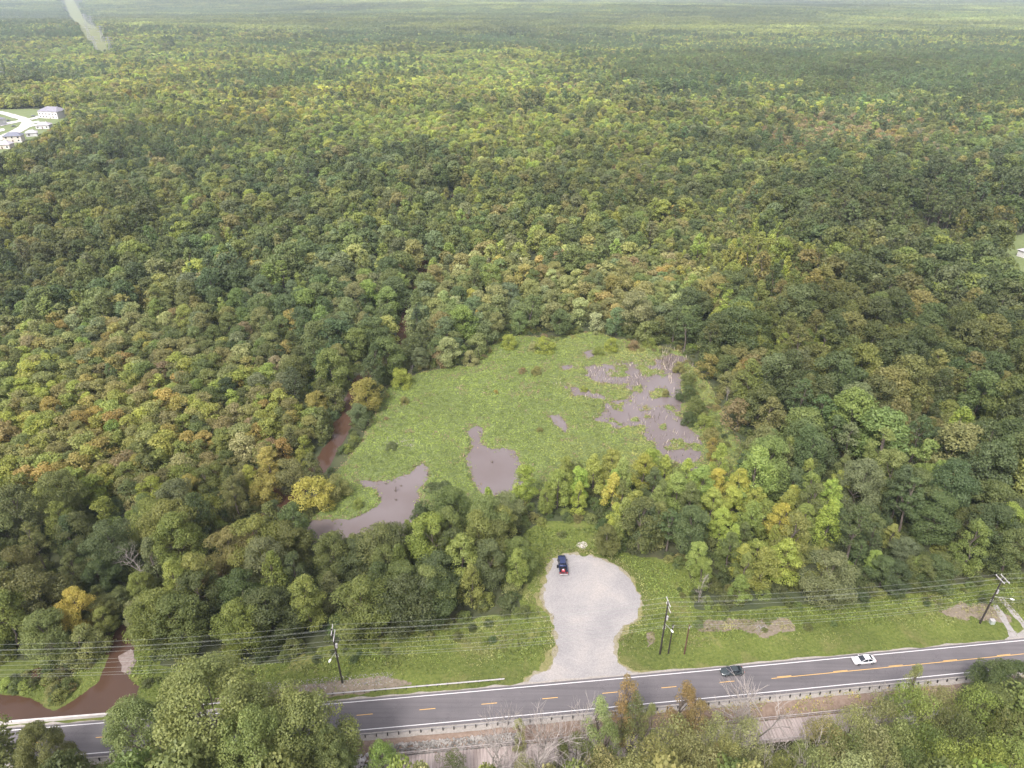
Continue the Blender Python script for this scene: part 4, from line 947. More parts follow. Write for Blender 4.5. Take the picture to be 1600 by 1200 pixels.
LM = [(879, 881, 'the parked pickup'), (908, 852, 'the sand patch'), (535, 1067, 'the leftmost utility pole'), (1031, 1022, 'the middle utility pole'), (1531, 974, 'the rightmost utility pole'), (1352, 1030, 'the white car'), (1146, 1048, 'the dark moving car'),
      (610, 790, 'the left marsh pond'), (770, 720, 'the middle marsh pond'), (1060, 700, 'the right marsh pond'), (540, 650, 'the bend of the brown creek'), (190, 1020, 'the brown creek pool'), (60, 1100, 'the brown pool corner'), (610, 695, 'the fallen branches'),
      (1069, 1022, 'the brown wooden pole'), (1190, 980, 'the rubble heap'), (1600, 990, 'the dirt track'), (200, 855, 'the tall bare tree'), (600, 1180, 'the pale riprap'), (1227, 1130, 'the plank walkway'), (800, 1120, 'the lot entrance on the road'),
      (430, 720, 'the golden creekside tree'), (1160, 750, 'the bright yellow tree'), (350, 1110, 'the big roadside oaks'), (1500, 1090, 'the white rubble'), (990, 930, "the gravel lot's right edge"), (850, 960, "the gravel lot's left edge"), (1500, 800, 'the dark pines'), (50, 800, 'the left woodland edge')]
KW = {'oak': 'round broadleaf tree', 'oval': 'upright broadleaf tree', 'cone': 'cone-shaped tree', 'ball': 'small bushy tree', 'shrub': 'low shrub', 'pine': 'pine tree', 'slim': 'slender tree'}
NM = {'oak': 'broadleaf_tree', 'oval': 'broadleaf_tree', 'cone': 'broadleaf_tree', 'ball': 'bushy_tree', 'shrub': 'marsh_shrub', 'pine': 'pine_tree', 'slim': 'slender_tree'}
cand = []
for i in ind:
    i = int(i); u, v = float(ut[i]), float(vt[i]); best = None
    for j, (lu, lv_, ln) in enumerate(LM):
        if ln == 'the dark pines' or ln == 'the left woodland edge': continue
        d = math.hypot(u-lu, (v-lv_)*1.3)
        if best is None or d < best[0]: best = (d, j)
    d, j = best; lu, lv_, ln = LM[j]
    du, dv = u-lu, (v-lv_)*1.3
    side = ('right of' if du > 0 else 'left of') if abs(du) > abs(dv) else ('below' if dv > 0 else 'above')
    cand.append((i, cword(T['col'][i]), KW[T['kind'][i]], side, ln, d))
groups = {}
for c in cand: groups.setdefault((c[1], c[2], c[3], c[4]), []).append(c)
LAB = {}
for k, g in groups.items():
    g.sort(key=lambda c: c[5])
    for q, c in enumerate(g):
        LAB[c[0]] = f"{k[0]} {k[1]}, {ORD[min(q, 19)]}closest {k[2]} {k[3]}"
for i in ind:
    i = int(i); k = T['kind'][i]; lib = south[k] if T['wd'][i] < 0 else near[k]; cm, tm = lib[int(rng.integers(len(lib)))]
    t_ = thing(NM[k], LAB[i], 'tree', (T['x'][i], T['y'][i], T['z'][i]), T['rz'][i], 'trees of the near woodland')
    t_.scale = SC[i]
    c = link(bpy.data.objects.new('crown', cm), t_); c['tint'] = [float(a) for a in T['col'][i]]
    link(bpy.data.objects.new('trunk', tm), t_)

# shrubs in the marsh
SHR = [(795, 541, 1.0, 'lime', 'round lime green bush alone on the upper weed mat'), (850, 547, 1.1, 'lime', 'larger of two lime green bushes at the top of the marsh'), (832, 545, .6, 'pale', 'pale thin bush left of the larger lime green bush'),
       (838, 583, .62, 'olive', 'olive bush in the middle of the upper weed mat'), (816, 581, .45, 'rust', 'brownish low bush left of the olive bush in the marsh'), (775, 612, .28, 'ochre', 'tiny orange bush alone in the marsh'),
       (632, 628, .5, 'olive', 'small ochre bush at the left shore of the marsh'), (627, 600, 1.25, 'lime', 'tall yellow green bush at the left shore of the marsh'), (687, 566, 1.2, 'rust', 'brown oval bush at the upper left shore'),
       (660, 572, .8, 'olive', 'olive bush left of the brown oval bush'), (735, 565, .9, 'pale', 'pale bush right of the brown oval bush'), (843, 672, .32, 'olive', 'tiny olive bush below the middle of the weed mat'),
       (1075, 600, .9, 'mid', 'upper mid green bush on the spit right of the reeds'), (1072, 622, 1.0, 'dark', 'dark green bush on the spit right of the reeds'), (1085, 645, 1.1, 'mid', 'mid green bush in the middle of the marsh spit'),
       (1075, 660, .8, 'dark', 'dark bush on the left edge of the marsh spit'), (1100, 665, .9, 'light', 'light green bush low on the marsh spit'), (1110, 690, .9, 'olive', 'olive bush at the bottom of the marsh spit'),
       (1060, 578, .7, 'olive', 'olive bush beside the tall dead reeds'), (955, 545, .9, 'lime', 'lime green bush above the east pond'), (935, 552, .6, 'light', 'light green bush beside the small upper pool'), (990, 543, .7, 'rust', 'rusty bush above the east pond'),
       (1015, 540, .8, 'light', 'light green bush above the dead reeds'), (612, 700, .5, 'grey', 'grey green bush by the fallen branches'), (560, 790, .45, 'light', 'light green bush on the small green point of the left pond'), (912, 607, .35, 'lime', 'small bush on the shore of the narrow inlet'), (1040, 615, .4, 'olive', 'small olive bush standing in the east pond')]
for q, (u, v, s, c, lab) in enumerate(SHR):
    x, y = P(u, v+4); cm, tm = near['shrub'][q % 3]
    t_ = thing('marsh_shrub', lab, 'shrub', (x, y, .03), q*1.3, 'bushes growing in the marsh'); t_.scale = (s*.95, s*.95, s)
    cc = link(bpy.data.objects.new('crown', cm), t_); cc['tint'] = list(COL[c]); link(bpy.data.objects.new('trunk', tm), t_)

# bare trees: pixel of top, row, height
BARE = [(200, 838, 0, 13, 1.2, 'tall bare grey tree in the woodland at lower left'), (1100, 895, 0, 9, 1.0, 'bare pale tree at the edge of the grass right of the lot'), (668, 348, 0, 14, .8, 'bare dead tree beside the upper creek'), (730, 318, 0, 16, .7, 'bare dead trunks behind the upper creek'),
        (765, 1090, 74, 0, .8, 'leftmost white bare tree in front of the road'), (800, 1128, 72, 0, 1.0, 'low spreading bare tree over the left of the walkway'), (842, 1088, 76, 0, .9, 'white bare tree in front of the lower road edge left of the green slender trees'), (872, 1130, 74, 0, 1.0, 'bare tree between the white one and the slender trees'),
        (920, 1075, 77, 0, .8, 'bare greyish tree just left of the ochre slender tree'), (1212, 1048, 80, 0, 1.1, 'tall grey bare tree in front of the start of the solid yellow line'), (1177, 1072, 78, 0, .6, 'thin bare tree below the dark car'), (1245, 1128, 73, 0, 1.1, 'white bare tree in front of the walkway edge'), (1290, 1140, 71, 0, 1.1, 'white bare tree right of the walkway gap'),
        (830, 1165, 66, 0, 1.0, 'bare tree at the bottom edge below the walkway'), (900, 1160, 67, 0, 1.0, 'bare branches at the bottom edge left of the olive bushes'), (1190, 1140, 72, 0, .9, 'bare twiggy tree left of the walkway gap'), (1410, 1050, 83, 0, .7, 'thin bare tree left of the light slender tree'), (1300, 480, 0, 12, .6, 'bare dead tree in the right woodland'), (968, 585, 0, 6, .5, 'bare dead snag by the east pond'),
        (641, 565, 0, 8, .5, 'bare snag at the upper left shore of the marsh'), (783, 540, 0, 5, .3, 'thin bare snag left of the round lime bush'), (1440, 195, 0, 16, .7, 'tall bare tree in the far right woodland'), (1140, 600, 0, 8, .6, 'bare shrub on the right shore of the marsh'), (355, 730, 0, 7, .6, 'bare grey tree by the left creek arm'), (765, 395, 0, 9, .7, 'pale bare tree above the marsh')]
for q, (u, v, yb, h, wd, lab) in enumerate(BARE):
    if yb:
        dep = PITCH+math.atan((v-600)/FPX); zt = H-yb*math.tan(dep); x = (u-800)/FPX*(yb*cp-(zt-H)*sp); y = yb; zb = g1(x, y); h = zt-zb
    else: x, y = P(u, v, h); zb = g1(x, y)
    t_ = thing('dead_tree', lab, 'dead tree', (x, y, zb), q*2.1, 'bare trees'); t_.scale = (wd*h/14, wd*h/14, h/12.5)
    link(bpy.data.objects.new('branches', bares[q % 4]), t_)
# fallen branches
mb = MB(); r2 = random.Random(4); qx, qy = P(625, 695)
for k in range(60):
    a = Vector((qx+r2.uniform(-4.5, 4.5), qy+r2.uniform(-1.2, 1.2), .3)); d = Vector((r2.gauss(0, 1.6), r2.gauss(0, .9), abs(r2.gauss(0, .7)))); mb.tube(a, a+d, .07, .03, 4)
mb.tube((qx-4, qy+.5, .5), (qx+4.5, qy-.8, .4), .22, .12, 6)
tag(mb.build('fallen_branches', M_BARE), 'pale fallen trunk and branches lying on the weed beside the left pond', 'fallen tree')
for q, (u, v, h, lab) in enumerate([(668, 743, 1.2, 'thin dark stump upright in the left pond'), (618, 768, 1.6, 'leaning dark stump in the middle of the left pond'), (619, 782, .5, 'low dark stub below the leaning stump'), (603, 757, .4, 'dark stub near the upper bank of the left pond'), (627, 760, .4, 'tiny stub between the stumps of the left pond'), (750, 676, .5, 'tiny stub in the neck of the middle pond'), (769, 723, .6, 'dark stub in the middle pond')]):
    x, y = P(u, v); mb = MB(); mb.tube((0, 0, -.2), (h*.15, .1, h), .2, .12, 7); mb.tube((0, 0, .1), (-.5, .2, .25+h*.2), .12, .05, 5); mb.tube((.05, 0, h*.5), (.4, -.2, h*.8), .08, .03, 5)
    o = mb.build('tree_stump', M_BARK); o.location = (x, y, .03); tag(o, lab, 'stump', 'stumps standing in the ponds')

# ------------------------------------------------------------------ utility poles and wires
def pole(label, base, Hp, lean, arms, lamp_dir, name='utility_pole'):
    x, y = base; t_ = thing(name, label, 'utility pole', (x, y, 0), .102, 'utility poles carrying the lines')
    top = Vector((lean, 0, Hp)); mb = MB(); mb.tube((0, 0, -.3), top, .20, .14, 10); mb.build('pole', M_POLE, t_)
    def at(z): return Vector((0, 0, 0)).lerp(top, z/Hp)
    for dx, z, L in arms:
        c = at(z)+Vector((dx, 0, 0)); mb = MB(); mb.box((c.x, c.y, c.z), (.13, L, .16)); mb.tube(c+Vector((0, L*.3, 0)), at(z-.9), .025, .025, 4); mb.tube(c-Vector((0, L*.3, 0)), at(z-.9), .025, .025, 4)
        arm = mb.build('crossarm', M_POLEG, t_)
        for o in (-.46, .0, .46):
            q = MB(); b_ = c+Vector((0, o*L, .08)); q.tube(b_, b_+Vector((0, 0, .1)), .03, .03, 6); q.tube(b_+Vector((0, 0, .1)), b_+Vector((0, 0, .22)), .08, .06, 8); q.build('insulator', M_POLEG, arm)
    z = Hp*.60; a = at(z); e = a+Vector((lamp_dir[0], lamp_dir[1], .5)); mb = MB(); mb.tube(a, e, .04, .03, 6); am = mb.build('lamp_arm', M_POLEG, t_)
    mb = MB(); dd = Vector((*lamp_dir, 0)).normalized()
    for k in range(6):
        w_ = [.1, .17, .2, .2, .16, .08][k]; mb.box((e+dd*(k*.14)), (.15, w_*2, .12-.02*abs(k-2)), math.atan2(dd.y, dd.x))
    mb.build('lamp_head', M_LAMPW, am)
    z = Hp*.70; a = at(z); mb = MB(); mb.tube(a+Vector((.32, 0, -.5)), a+Vector((.32, 0, .5)), .24, .24, 10); mb.build('transformer', M_STEEL, t_)
    mb = MB()
    for zz in (Hp*.53, Hp*.5): mb.tube(at(zz)+Vector((-.3, 0, 0)), at(zz)+Vector((.35, 0, 0)), .07, .07, 6)
    mb.build('cable_bracket', M_POLEG, t_)
    return t_
PB = [P(535, 1067), P(1031, 1022), P(1531, 974)]
A_ = [(0.05, 15.2, 2.6), (.25, 13.6, 2.8)]
pole('leftmost utility pole with two pale crossarms on the stony verge', PB[0], 15.5, -.25, A_, (-.7, -2.2))
pole('middle utility pole right of the gravel lot mouth, grey crossarms and lamp', PB[1], 15.3, .1, A_, (.6, -2.2))
pole('rightmost utility pole leaning beside the dirt track', PB[2], 13.6, .5, [(-.5, 13.2, 2.6), (.6, 13.2, 2.6)], (2.6, -1.4))
def stub(label, base, Hp, mat):
    t_ = thing('service_pole', label, 'wooden pole', (*base, 0), 0, None); MB().tube((0, 0, -.2), (.05, 0, Hp), .16, .12, 9).build('pole', mat, t_)
    mb = MB(); mb.box((.05, -.18, Hp-.6), (.12, .14, .5)); mb.tube((.05, 0, Hp-.3), (.45, -.3, Hp-.1), .03, .03, 5); mb.build('pole_bracket', M_STEEL, t_)
stub('shorter black pole beside the middle utility pole', P(1044, 1022), 8.9, M_POLE)
stub('short reddish brown pole right of the black pole', P(1069, 1022), 8.7, M_POLEB)
mb = MB(); mb.box((0, 0, .5), (.9, .8, 1.0)); o = mb.build('utility_cabinet', simple('dull_green_cabinet', (.38, .42, .38), .6)); o.location = (*P(1549, 974), 0); tag(o, 'small grey green utility cabinet right of the rightmost pole', 'utility cabinet')
MB().box((0, 0, 1.04), (.94, .84, .08)).build('cabinet_lid', M_STEEL, o)
supports = [(-100, road_c(-100)+9.5, 15.0), (PB[0][0], PB[0][1], 15.3), (PB[1][0], PB[1][1], 15.1), (PB[2][0]+.4, PB[2][1], 13.4), (178, road_c(178)+8, 13.6), (260, road_c(260)+8, 13.6)]
WIRES = [(1.2, .1, 1.2), (0, .1, 1.3), (-1.2, .1, 1.2), (1.25, -1.5, 1.3), (-1.3, -1.5, 1.4), (0, -4.2, 1.2), (.15, -5.6, 1.5), (-.15, -6.4, 1.6), (.1, -7.2, 1.9)]
for q, (dy, dz, sag) in enumerate(WIRES):
    mb = MB(); rad = .012 if q < 5 else .014
    for (x0, y0, z0), (x1, y1, z1) in zip(supports[:-1], supports[1:]):
        n = 18; prev = None
        for k in range(n+1):
            t = k/n; p = Vector((x0+(x1-x0)*t, y0+(y1-y0)*t+dy, z0+(z1-z0)*t+dz-4*sag*t*(1-t)))
            if prev is not None: mb.tube(prev, p, rad, rad, 4, False)
            prev = p
    tag(mb.build('overhead_wire', M_WIRE), ['far top', 'middle top', 'near top', 'far second-level', 'near second-level', 'highest of the lower', 'second of the lower', 'third of the lower', 'lowest'][q]+' overhead wire strung between the utility poles', 'overhead wire', 'wires between the utility poles')

# ------------------------------------------------------------------ guardrails, parapet, walkway
def guardrail(label, xa, xb, s, post_side):
    t_ = thing('guardrail', label, 'guardrail', along((xa+xb)/2, s, 0)); L0 = Vector(t_.location)
    prof = [(0, .45), (.05, .50), (.0, .56), (.05, .62), (.0, .68), (.05, .74), (0, .80), (-.02, .80), (-.02, .45)]
    xs = np.arange(xa, xb+.1, 1.0); V = []; F_ = []; m = len(prof)
    for x in xs:
        for dn_, z in prof:
            p = along(float(x), s+dn_*(-post_side), z); V.append((p[0]-L0.x, p[1]-L0.y, z))
    for i in range(len(xs)-1):
        for j in range(m): F_.append((i*m+j, (i+1)*m+j, (i+1)*m+(j+1) % m, i*m+(j+1) % m))
    MB().add(V, F_).build('rail_beam', M_STEEL, t_)
    pm = MB().box((0, 0, .28), (.16, .2, 1.0)).me('guardrail_post', M_POLE)
    for x in np.arange(xa+.5, xb, 2.05):
        p = along(float(x), s+.14*post_side, 0); o = link(bpy.data.objects.new('post', pm), t_); o.location = (p[0]-L0.x, p[1]-L0.y, 0)
guardrail('long steel guardrail on dark posts along the near edge of the road', -98, 100, -4.5, -1)
guardrail('steel guardrail on the far side of the road left of the gravel lot', -60, -.6, 5.0, 1)
mb = MB()
for x in np.arange(-98, -62, 2.0):
    a = along(float(x), 4.6); b_ = along(float(x)+2.0, 4.6); c_ = ((a[0]+b_[0])/2, (a[1]+b_[1])/2, .35); mb.box(c_, (2.03, .38, .8), .095)
tag(mb.build('concrete_parapet', M_CONC), 'pale concrete parapet between the road and the brown pool', 'parapet')
# walkway of planks
wk = thing('plank_walkway', 'weathered plank walkway with timber rails below the road', 'walkway', along(22, -10.6, -1.2)); L0 = Vector(wk.location)
xa, xb = -27.0, 74.0; DZ = -1.15
def rel(x, s, z): p = along(x, s, z); return (p[0]-L0.x, p[1]-L0.y, z-L0.z)
S_N, S_S = -8.35, -12.6
xs = np.arange(xa, xb, .1+.14); V = []; F_ = []; rr = random.Random(3)
for x in xs:
    j = rr.uniform(-.05, .05); z = DZ+rr.uniform(-.012, .012); x = float(x)
    q = [rel(x, S_S-.1+j, z), rel(x+.225, S_S-.1+j, z), rel(x+.225, S_N+.1, z), rel(x, S_N+.1, z)]
    b = len(V); V += q+[(p[0], p[1], p[2]-.06) for p in q]
    F_ += [(b, b+1, b+2, b+3), (b, b+4, b+5, b+1), (b+1, b+5, b+6, b+2), (b+2, b+6, b+7, b+3), (b+3, b+7, b+4, b)]
MB().add(V, F_).build('deck', M_DECK, wk)
def beam(name, s, z, w_, h_, mat, par, xa_=xa, xb_=xb):
    mb = MB()
    for x in np.arange(xa_, xb_-.1, 3.0):
        x1 = min(x+3.0, xb_); a = Vector(rel(float(x), s, z)); b_ = Vector(rel(float(x1), s, z)); m_ = (a+b_)/2; mb.box(m_, ((b_-a).length+.002, w_, h_), math.atan2((b_-a).y, (b_-a).x))
    return mb.build(name, mat, par)
M_RAILW = simple('grey_timber_rail', (.40, .35, .33), .9, var=.2, vs=1.5)
for s in (S_S+.3, S_S+1.5, S_N-1.5, S_N-.3): beam('joist', s, DZ-.25, .2, .35, M_POLE, wk)
pm = MB().box((0, 0, .3), (.14, .14, 1.5)).me('walkway_post', M_RAILW)
for s, nm in ((S_N+.1, 'rail'), (S_S-.05, 'rail')):
    rl = beam(nm, s, DZ+1.05, .16, .06, M_RAILW, wk)
    beam('rail_board', s, DZ+.55, .05, .14, M_RAILW, rl)
    for x in np.arange(xa+.3, xb, 2.6):
        o = link(bpy.data.objects.new('post', pm), wk); o.location = rel(float(x), s+(.12 if s > -10 else -.12), DZ)
for x in np.arange(xa+2, xb, 6.0):
    mb = MB()
    for s in (S_S+.6, S_N-.6): mb.tube(rel(float(x), s, DZ-.5), rel(float(x), s, -5.2), .17, .17, 8)
    mb.box(rel(float(x), (S_S+S_N)/2, DZ-.56), (.3, 4.0, .28), .105); mb.build('trestle', M_POLE, wk)

# ------------------------------------------------------------------ vehicles
def wheel(par, x, y, r_=.34, w_=.22):
    t = MB(); t.tube((x, y-w_/2, r_), (x, y+w_/2, r_), r_, r_, 20); o = t.build('wheel', M_TYRE, par)
    MB().tube((x, y-w_/2-.01, r_), (x, y+w_/2+.01, r_), r_*.6, r_*.6, 12).build('rim', M_CHROME, o)
def loft(mb, rows):
    """rows of (x, [(y,z)...]) lofted along x, mirrored halves given fully"""
    n = len(rows[0][1]); b = len(mb.v)
    for x, pr in rows: mb.v += [(x, y, z) for y, z in pr]
    for i in range(len(rows)-1):
        for j in range(n-1): mb.f.append((b+i*n+j, b+i*n+j+1, b+(i+1)*n+j+1, b+(i+1)*n+j))
        mb.f.append((b+i*n+n-1, b+i*n, b+(i+1)*n, b+(i+1)*n+n-1))
    mb.f.append(tuple(b+j for j in range(n))[::-1]); mb.f.append(tuple(b+(len(rows)-1)*n+j for j in range(n)))
def sect(w_, z0, z1, t=.9):
    """rounded body section"""
    h = z1-z0
    return [(-w_*.93, z0), (-w_, z0+h*.35), (-w_*.99, z0+h*.7), (-w_*t, z1-.03), (-w_*t*.8, z1+.02), (0, z1+.045), (w_*t*.8, z1+.02), (w_*t, z1-.03), (w_*.99, z0+h*.7), (w_, z0+h*.35), (w_*.93, z0)]
def sedan(name, label, loc, rz, paint):
    t_ = thing(name, label, 'car', loc, rz)
    mb = MB(); loft(mb, [(-2.35, sect(.70, .38, .66)), (-2.25, sect(.84, .28, .84)), (-1.7, sect(.90, .24, .96)), (-.9, sect(.91, .22, .93)), (.9, sect(.91, .22, .90)), (1.4, sect(.90, .24, .86)), (2.1, sect(.85, .26, .74)), (2.35, sect(.70, .32, .62))])
    mb.build('body', paint, t_, True)
    def gs(w0, w1, z0, z1): return [(-w0, z0), (-w1, z1-.05), (-w1*.85, z1), (w1*.85, z1), (w1, z1-.05), (w0, z0)]
    mb = MB(); loft(mb, [(-1.75, gs(.80, .74, .90, .965)), (-1.0, gs(.82, .62, .90, 1.36)), (-.5, gs(.83, .64, .9, 1.43)), (.1, gs(.83, .63, .9, 1.41)), (1.05, gs(.80, .72, .88, .935))])
    mb.build('window', M_GLASS, t_, False)
    mb = MB(); loft(mb, [(-1.05, [(-.60, 1.36), (-.58, 1.40), (.58, 1.40), (.60, 1.36)]), (-.5, [(-.64, 1.41), (-.58, 1.46), (.58, 1.46), (.64, 1.41)]), (.15, [(-.62, 1.385), (-.57, 1.43), (.57, 1.43), (.62, 1.385)])])
    for s in (-1, 1):
        mb.tube((-1.03, s*.60, 1.35), (-1.72, s*.78, .95), .05, .06, 5); mb.tube((.12, s*.61, 1.38), (1.02, s*.78, .93), .04, .04, 5); mb.tube((-.45, s*.645, 1.40), (-.45, s*.84, .92), .04, .05, 5)
    mb.build('roof', paint, t_)
    for x in (-1.45, 1.45):
        for s in (-1, 1): wheel(t_, x, s*.80)
    for s in (-1, 1):
        MB().box((2.22, s*.58, .64), (.2, .34, .13)).build('headlight', M_LAMPW, t_); MB().box((-2.29, s*.62, .74), (.1, .3, .14)).build('tail_light', M_LAMPR, t_)
        MB().box((.75, s*.98, .95), (.14, .18, .12)).build('mirror', paint, t_)
    return t_
def rdir(x): return math.atan(.1018+1.04e-4*x)
pw = simple('white_car_paint', (.80, .79, .80), .25); pd = simple('dark_green_grey_paint', (.06, .075, .08), .25, .2); pb_ = simple('blue_black_truck_paint', (.045, .06, .14), .22, .3)
x = P(1352, 1031, .8)[0]; p = along(x, 1.75, .105); sedan('white_car', 'white sedan driving left on the road at right', p, rdir(x)+math.pi, pw)
x = P(1146, 1049, .8)[0]; p = along(x, 2.0, .105); sedan('dark_car', 'dark grey sedan driving left on the road ahead of the white one', p, rdir(x)+math.pi, pd)
# pickup, nose away from the road
tx, ty = P(879, 882, .8)
tk = thing('pickup_truck', 'dark blue pickup truck parked at the top left of the gravel lot', 'pickup truck', (tx, ty, .065), math.pi/2+.03)
mb = MB(); loft(mb, [(2.9, sect(.74, .5, .95)), (2.75, sect(.93, .38, 1.12)), (1.6, sect(.98, .36, 1.22)), (.9, sect(.99, .36, 1.25)), (-.75, sect(.99, .36, 1.25))]); mb.build('body', pb_, tk, True)
def gs(w0, w1, z0, z1): return [(-w0, z0), (-w1, z1-.06), (-w1*.88, z1), (w1*.88, z1), (w1, z1-.06), (w0, z0)]
mb = MB(); loft(mb, [(-.72, gs(.90, .72, 1.2, 1.82)), (-.2, gs(.92, .76, 1.2, 1.86)), (.5, gs(.92, .74, 1.2, 1.84)), (1.25, gs(.90, .80, 1.2, 1.28))]); mb.build('window', M_GLASS, tk)
mb = MB(); loft(mb, [(-.75, [(-.71, 1.80), (-.66, 1.87), (.66, 1.87), (.71, 1.80)]), (-.1, [(-.75, 1.84), (-.68, 1.905), (.68, 1.905), (.75, 1.84)]), (.55, [(-.73, 1.80), (-.67, 1.87), (.67, 1.87), (.73, 1.80)])])
for s in (-1, 1): mb.tube((.52, s*.72, 1.82), (1.22, s*.86, 1.25), .05, .05, 5); mb.tube((-.72, s*.72, 1.82), (-.74, s*.9, 1.22), .06, .06, 5)
mb.build('roof', pb_, tk)
mb = MB(); mb.box((-1.85, .93, .85), (2.15, .12, .8)); mb.box((-1.85, -.93, .85), (2.15, .12, .8)); mb.box((-1.85, 0, .62), (2.15, 1.74, .12)); mb.build('truck_bed', pb_, tk)
MB().box((-1.85, 0, .70), (2.1, 1.72, .03)).build('bed_liner', M_BLACK, tk)
MB().box((-2.97, 0, .88), (.08, 1.96, .68)).build('tailgate', simple('dark_red_tailgate', (.10, .02, .03), .35), tk)
MB().box((-3.10, 0, .55), (.16, 1.9, .2)).build('bumper', M_STEEL, tk)
for x in (-1.75, 1.95):
    for s in (-1, 1): wheel(tk, x, s*.86, .39, .26)
for s in (-1, 1):
    MB().box((2.8, s*.68, .92), (.14, .34, .2)).build('headlight', M_LAMPW, tk); MB().box((-3.015, s*.86, .95), (.05, .2, .4)).build('tail_light', M_LAMPR, tk); MB().box((.95, s*1.12, 1.3), (.16, .26, .22)).build('mirror', M_BLACK, tk)
mb = MB()
mb.add([(-.4, -.35, .0), (.4, -.35, 0), (.4, .35, 0), (-.4, .35, 0), (-.33, -.3, .42), (.36, -.28, .36), (.3, .3, .46), (-.36, .27, .38), (0, 0, .55)], [(3, 2, 1, 0), (0, 1, 5, 4), (1, 2, 6, 5), (2, 3, 7, 6), (3, 0, 4, 7), (4, 5, 8), (5, 6, 8), (6, 7, 8), (7, 4, 8)])
o = mb.build('cargo_bundle', simple('red_bundle', (.50, .06, .08), .6)); o.location = (tx+.05, ty-2.25, .79); tag(o, 'red and white bundle in the bed of the parked pickup', 'cargo')
MB().box((-.05, .0, .50), (.32, .25, .2)).build('white_wrap', simple('white_plastic', (.8, .78, .78), .4), o)
mb = MB(); mb.tube((0, 0, 0), (0, 0, .62), .24, .26, 12); mb.tube((0, 0, .62), (0, 0, .68), .28, .26, 12); o = mb.build('trash_bin', M_BLACK); o.location = (*P(871.5, 887), .065); tag(o, 'small black bin standing left of the parked pickup', 'bin')

# ------------------------------------------------------------------ houses
def house(label, u, v, w_, d_, h_, rz, roof, wall, group='houses in the left clearing', z=None):
    x, y = P(u, v); z = g1(x, y)+.3
    t_ = thing('house', label, 'house', (x, y, z), rz, group)
    MB().box((0, 0, h_/2), (w_, d_, h_)).build('wall', wall, t_)
    rh = d_*.24; o_ = .6; mb = MB(); a, b = w_/2+o_, d_/2+o_
    mb.add([(-a, -b, h_+.003), (a, -b, h_+.003), (a, b, h_+.003), (-a, b, h_+.003), (-a+b*.75, 0, h_+rh), (a-b*.75, 0, h_+rh)], [(0, 1, 5, 4), (1, 2, 5), (2, 3, 4, 5), (3, 0, 4), (3, 2, 1, 0)]); rf = mb.build('roof', roof, t_)
    MB().box((w_*.2, d_*.15, h_+rh*.75), (.7, .7, 1.6)).build('chimney', M_CONC, rf)
    n = max(2, int(w_//3.6))
    for lev in range(1 if h_ < 4.5 else 2):
        for k in range(n):
            xx = -w_/2+(k+.5)*w_/n
            if lev == 0 and k == n//2: MB().box((xx, -d_/2-.03, 1.05), (1.0, .08, 2.1)).build('door', M_POLEB, t_); continue
            f_ = MB().box((xx, -d_/2-.03, 1.6+2.8*lev), (1.5, .08, 1.4)).build('window', M_CONC, t_); MB().box((xx, -d_/2-.09, 1.6+2.8*lev), (1.25, .06, 1.15)).build('pane', M_GLASS, f_)
    MB().box((w_/2-2.0, -d_/2-.05, 1.1), (2.8, .1, 2.2)).build('garage_door', M_LAMPW, t_)
    return t_
RG = simple('grey_shingle_roof', (.27, .26, .30), .9, var=.12, vs=.5); RL = simple('pale_roof', (.50, .47, .50), .8, var=.06); RD = simple('slate_roof', (.20, .21, .26), .9, var=.1)
WC = simple('white_siding', (.70, .68, .67), .8); WT = simple('cream_siding', (.72, .66, .58), .8)
house('large two-storey house with grey roof at the far end of the clearing', 86, 184, 24, 16, 7, -.25, RG, WC)
house('small pale-roofed house below the large grey-roofed one', 70, 201, 12, 10, 3.4, .2, RL, WC)
house('small pale-roofed house between the street and the tree edge', 51, 213, 9, 9, 3.2, .5, RL, WC)
house('slate-roofed house at the bottom of the street', 24, 222, 14, 11, 5.5, .3, RD, WT)
house('pale-roofed cream house at the left edge below the street', 8, 232, 12, 10, 3.6, .2, RL, WT)
house('grey-roofed house cut by the left edge of the picture', -4, 196, 13, 11, 5.5, 0, RG, WC)
house('white house in the lawn at the right edge of the picture', 1607, 402, 9, 7, 3.4, .4, RL, WC, 'lone houses')
house('tiny white building in the far woodland left of centre', 508, 47, 22, 14, 7, .1, RL, WC, 'lone houses')
house('left of two tiny pale buildings near the top right horizon', 1135, 13, 40, 24, 9, .1, RL, WC, 'lone houses')
house('right of two tiny pale buildings near the top right horizon', 1172, 10, 40, 22, 9, .1, RL, WC, 'lone houses')
house('tiny pale building near the top left horizon', 405, 36, 26, 16, 8, .1, RL, WC, 'lone houses')
def parked(label, u, v, rz, paint): 
    x, y = P(u, v); sedan('parked_car', label, (x, y, g1(x, y)+.5), rz, paint)['group'] = 'cars parked in the left clearing'
parked('dark car on the upper driveway of the clearing', 53, 183, .2, pd); parked('white car on the driveway of the large grey-roofed house', 60, 184, .2, pw); parked('dark car on the lawn-side drive at the left edge', 13, 190, .3, pd); parked('dark car on the left drive below the lawn', 22, 199, .3, pd)

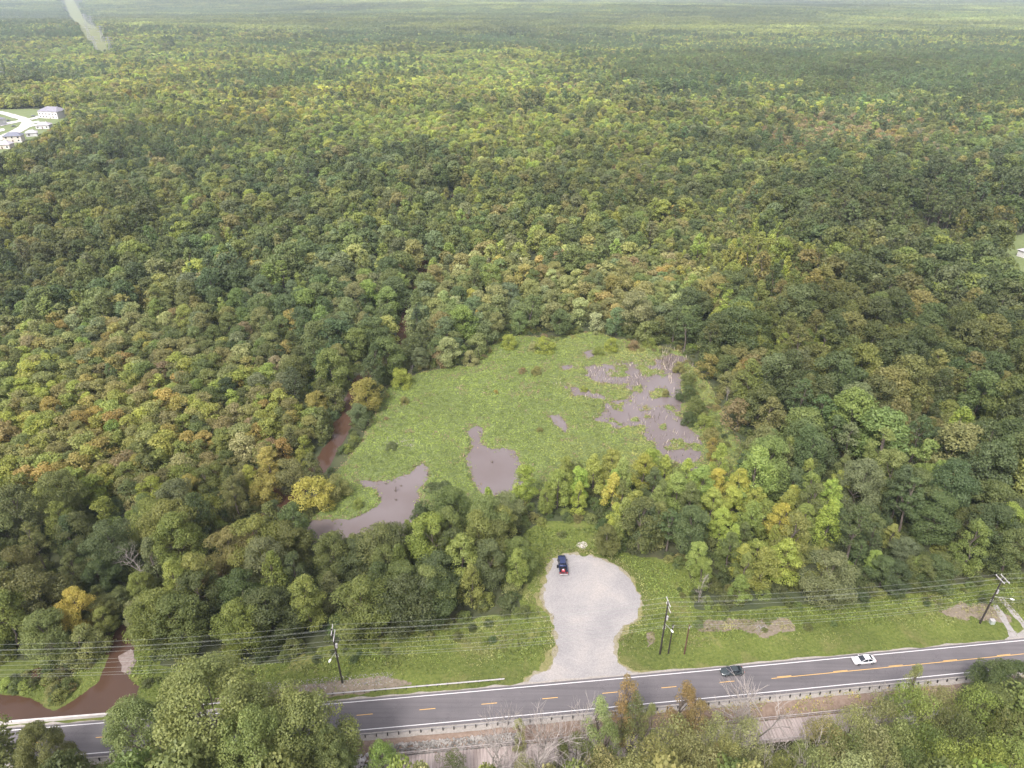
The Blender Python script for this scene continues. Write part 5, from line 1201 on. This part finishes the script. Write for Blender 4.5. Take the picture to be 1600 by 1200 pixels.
# ------------------------------------------------------------------ pylons
M_LAT = simple('pale_lattice_steel', (.42, .42, .42), .5, .3)
def pylon_mesh(Hh=34):
    mb = MB(); r_ = .42
    def wd(z): return 3.4*(1-z/Hh)+.7
    zs = np.linspace(0, Hh, 8)
    for a, b in zip(zs[:-1], zs[1:]):
        c0 = [(sx*wd(a), sy*wd(a), a) for sx, sy in ((-1, -1), (1, -1), (1, 1), (-1, 1))]; c1 = [(sx*wd(b), sy*wd(b), b) for sx, sy in ((-1, -1), (1, -1), (1, 1), (-1, 1))]
        for k in range(4): mb.tube(c0[k], c1[k], r_*.8, r_*.8, 4, False); mb.tube(c0[k], c1[(k+1) % 4], r_*.45, r_*.45, 3, False); mb.tube(c1[k], c1[(k+1) % 4], r_*.45, r_*.45, 3, False)
    return mb.me('pylon_tower', M_LAT)
def arm_mesh(L):
    mb = MB(); mb.tube((-L, 0, 0), (0, 0, 1.2), .25, .4, 4, False); mb.tube((L, 0, 0), (0, 0, 1.2), .25, .4, 4, False); mb.tube((-L, 0, 0), (L, 0, 0), .28, .28, 4, False)
    for s in (-1, 1): mb.tube((s*L, 0, 0), (s*L, 0, -2.2), .2, .2, 4, False)
    return mb.me('pylon_arm', M_LAT)
pm, am1 = pylon_mesh(), arm_mesh(8)
PY = [(a0+cdir*30+cn*14, 'nearest pylon on the right side of the corridor'), (a0+cdir*60-cn*12, 'nearest pylon on the left side of the corridor'), (a0+cdir*330+cn*14, 'second pylon on the right side of the corridor'), (a0+cdir*380-cn*12, 'second pylon on the left side of the corridor'), (a0+cdir*800+cn*12, 'third pylon on the right side of the corridor'), (a0+cdir*1500+cn*10, 'farthest pylon in the corridor'),
      (np.array(P(3, 138)), 'lone pylon at the left edge of the picture above the clearing')]
az = math.atan2(cdir[1], cdir[0])-math.pi/2
for p, lab in PY:
    t_ = thing('pylon', 'pale lattice '+lab, 'pylon', (p[0], p[1], g1(*p)), az, 'pylons in the utility corridor')
    link(bpy.data.objects.new('tower', pm), t_)
    for zz in (22, 27, 32): o = link(bpy.data.objects.new('crossarm', am1), t_); o.location = (0, 0, zz)

# ------------------------------------------------------------------ the air
hz = MB().box((0, 7000, 90), (30000, 20000, 500)); 
hz = MB().box((0, 7850, 37), (28200, 16500, 220))
m = bpy.data.materials.new('haze_air'); m.use_nodes = True; t = m.node_tree; t.nodes.remove(t.nodes['Principled BSDF'])
pv = t.nodes.new('ShaderNodeVolumePrincipled'); pv.inputs['Density'].default_value = HAZE; pv.inputs['Color'].default_value = (.72, .84, 1, 1); pv.inputs['Anisotropy'].default_value = .2
t.links.new(pv.outputs[0], t.nodes['Material Output'].inputs['Volume'])
o = hz.build('haze', m); tag(o, 'pale summer haze over the woodland', 'haze', kind='stuff')
